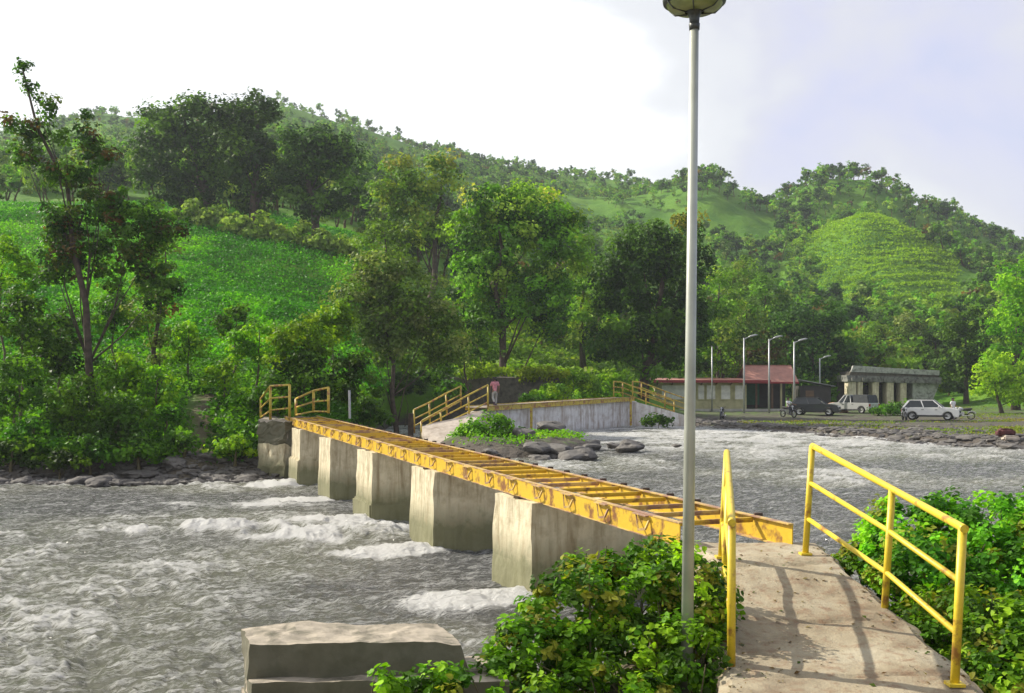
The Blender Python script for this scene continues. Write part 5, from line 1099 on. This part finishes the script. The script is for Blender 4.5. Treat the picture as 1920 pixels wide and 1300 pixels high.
# ------------------------------------------------------------------ rocks
def rock_data(seed):
    import bmesh
    from mathutils import noise
    bm = bmesh.new(); bmesh.ops.create_icosphere(bm, subdivisions=3, radius=0.5); rr = random.Random(seed); o_ = Vector((rr.random()*50, rr.random()*50, 0))
    for v_ in bm.verts:
        n_ = noise.noise(v_.co*1.7+o_); v_.co *= 1+n_*0.55; c_ = noise.cell_vector(v_.co*1.6+o_); v_.co += (c_-Vector((0.5,)*3))*0.14; v_.co += noise.noise_vector(v_.co*5+o_)*0.05
        v_.co.z *= 0.68
    me = bpy.data.meshes.new('rock'); bm.to_mesh(me); bm.free(); me.materials.append(M['rock']); return me
RD = [rock_data(k) for k in range(6)]
r = np.random.default_rng(77)
def rock(X, Y, Z, sx, sy, sz, label, group=None, name='boulder'):
    o = bpy.data.objects.new(name, RD[int(r.integers(6))]); COL.objects.link(o); o.location = (X, Y, Z); o.scale = (sx, sy, sz); o.rotation_euler = (0, 0, r.random()*6.3); return tag(o, label, 'rock', group)
for (u, y, Z, s_, h_, lb) in ((1078, 868, 45.5, 1.7, 1.3, 'largest dark boulder at the right tip of the island'), (1050, 852, 46.5, 1.5, 1.0, 'brownish boulder just behind the largest island boulder'), (1003, 845, 46, 1.3, 0.8, 'flat boulder at the front edge of the island'), (1178, 842, 49, 1.3, 0.8, 'boulder standing alone in the rapids right of the island'), (1063, 822, 56, 0.6, 0.5, 'small dark rock in the white water below the weir wall'),
    (985, 822, 50, 1.1, 1.1, 'pale rock above the flat island boulders'), (1150, 838, 50, 0.7, 0.4, 'small rock in the rapids left of the lone boulder'), (1268, 838, 49, 0.6, 0.3, 'low rock in the rapids beside the lamp post'), (1030, 806, 57, 1.7, 1.0, 'mossy rock mass against the foot of the weir wall')):
    q = P(u, y, Z); rock(q.x, q.y, q.z+h_*0.15, s_, s_, h_, lb)
for k in range(46):
    u_ = -20+r.random()*545; Z = np.interp(u_, SU, SS)+r.random()*2.4-0.6; X = (u_-960)/F*Z; s_ = 0.25+0.6*r.random()**2
    rock(X, Z, max(0, lz(X, Z))+0.05, s_*1.4, s_, s_*0.8, 'one of the dark stones along the foot of the left bank', 'dark stones along the left bank', 'stone')
for k in range(26):
    a_ = r.random()*math.pi+math.pi; X = 0.1+4.4*math.cos(a_)*(0.85+0.2*r.random()); Y = 52.5+7.2*math.sin(a_)*(0.9+0.15*r.random()); s_ = 0.35+0.6*r.random()
    rock(X, Y, max(0.1, lz(X, Y))+0.03, s_*1.3, s_, s_*0.8, 'one of the grey stones round the edge of the island', 'grey stones round the island', 'stone')
for k in range(95):
    u_ = 1290+r.random()*640; Z = np.interp(u_, SU, SS)+(r.random()**1.6)*9-0.8; X = (u_-960)/F*Z; s_ = 0.25+0.65*r.random()**2
    rock(X, Z, max(0.35, lz(X, Z))+0.02, s_*1.5, s_, s_*0.6, 'one of the grey stones along the gravel shore in front of the car park', 'grey stones along the right shore', 'stone')
# gravel: merged small stones
Vs, Fs = [], []; b0 = 0; base_v = []
me = RD[0]; import bmesh
bm = bmesh.new(); bmesh.ops.create_icosphere(bm, subdivisions=1, radius=0.5); bv = np.array([v_.co[:] for v_ in bm.verts]); bf = np.array([[v_.index for v_ in f_.verts] for f_ in bm.faces]); bm.free()
n = 4200; u_ = np.concatenate([-50+r.random(1500)*600, 1280+r.random(2700)*680]); Z = np.interp(u_, SU, SS)+np.abs(r.normal(size=n))*np.where(u_ < 600, 1.4, 6)-0.7; X = (u_-960)/F*Z
zz_ = np.maximum(land_z(X, Z), water_z(Z)); S_ = 0.10+0.28*r.random(n)**2
Q = bv[None]*(1+0.3*r.normal(size=(n, len(bv), 1)))*S_[:, None, None]*np.array([1.4, 1, 0.6])+np.stack([X, Z, zz_], 1)[:, None]
Fc = bf[None]+(np.arange(n)*len(bv))[:, None, None]
tag(mesh_np('gravel', Q.reshape(-1, 3), Fc.reshape(-1, 3), 3, M['rock']), 'loose gravel and small stones along both river banks', 'gravel', kind='stuff')
q = P(1885, 828, 53); M['maroon_cloth'] = simple('maroon_cloth', (0.09, 0.025, 0.025), 0.9)
root = empty('cloth_bundle', (q.x, q.y, lz(q.x, q.y)), 0, 'maroon bundle lying on a pale stone at the water edge, far right', 'bundle')
mb = MB(); mb.box((0, 0, 0.35), (0.38, 0.25, 0.2)); local(root, mb, 'cloth', M['maroon_cloth'], bevel=0.1, sub=2, rough=0.12, smooth=True)
mb = MB(); mb.box((0.1, -0.3, 0.08), (0.4, 0.25, 0.14)); local(root, mb, 'stone', M['apron'], bevel=0.08, sub=2, rough=0.06)
q = P(1562, 762, 100); M['sand'] = simple('orange_sand', (0.48, 0.25, 0.13), 0.95, 0, 0.2, 4, 0.5, 0.05)
mb = MB(); mb.lathe([(1.5, -0.2), (1.35, 0.15), (0.9, 0.55), (0.4, 0.85), (0.05, 0.95), (0, 0.95)], 18, (q.x, q.y, lz(q.x, q.y)))
tag(mb.build('sand_heap', M['sand'], rough=0.12, smooth=True), 'orange-brown sand heap between the dark SUV and the silver pickup', 'sand heap')

# small litter on the walkway
r = np.random.default_rng(88); n = 420; Zq = 7.3+4.5*r.random(n); e_ = r.random(n); uq = np.where(r.random(n) < 0.7, e_**3*0.5, 1-e_**3*0.5); uq = np.where(r.random(n) < 0.5, uq, 1-uq)
uq = 0.04+0.92*uq; Xq = itp(Zq, LX)+(itp(Zq, RX)-itp(Zq, LX))*uq; Cq = np.stack([Xq, Zq, itp(Zq, HZ)+(fbm(Xq*2.2, Zq*2.2, 5, 72)-0.5)*0.05-0.05*sstep(0.9, 1.0, np.abs(uq-0.5)*2)+0.008], 1)
pl = np.array([(0.10, 0.06, 0.03), (0.16, 0.11, 0.05), (0.05, 0.09, 0.02), (0.06, 0.05, 0.04), (0.22, 0.19, 0.14)])
V, Fc, k = leaf_fan(Cq, r.normal(size=(n, 3))*0.25+np.array([0, 0, 1]), 0.015+0.045*r.random(n)**2, 'quad', r)
tag(mesh_np('leaf_litter', V, Fc, 4, M['leaf'], tint=np.repeat(pl[r.integers(5, size=n)]*0.6, k, 0)), 'dry leaves and grit scattered on the concrete walkway', 'litter', kind='stuff')
# ------------------------------------------------------------------ haze
m = bpy.data.materials.new('haze_air'); m.use_nodes = True; t = m.node_tree; t.nodes.clear()
o_ = N(t, 'ShaderNodeOutputMaterial'); pv = N(t, 'ShaderNodeVolumePrincipled', Density=0.00030); pv.inputs['Color'].default_value = (0.86, 0.92, 1.0, 1); pv.inputs['Anisotropy'].default_value = 0.2
t.links.new(pv.outputs[0], o_.inputs['Volume'])
mb = MB(); mb.box((0, 440, 66), (1950, 520, 70)); hz = mb.build('haze', m); tag(hz, kind='stuff')
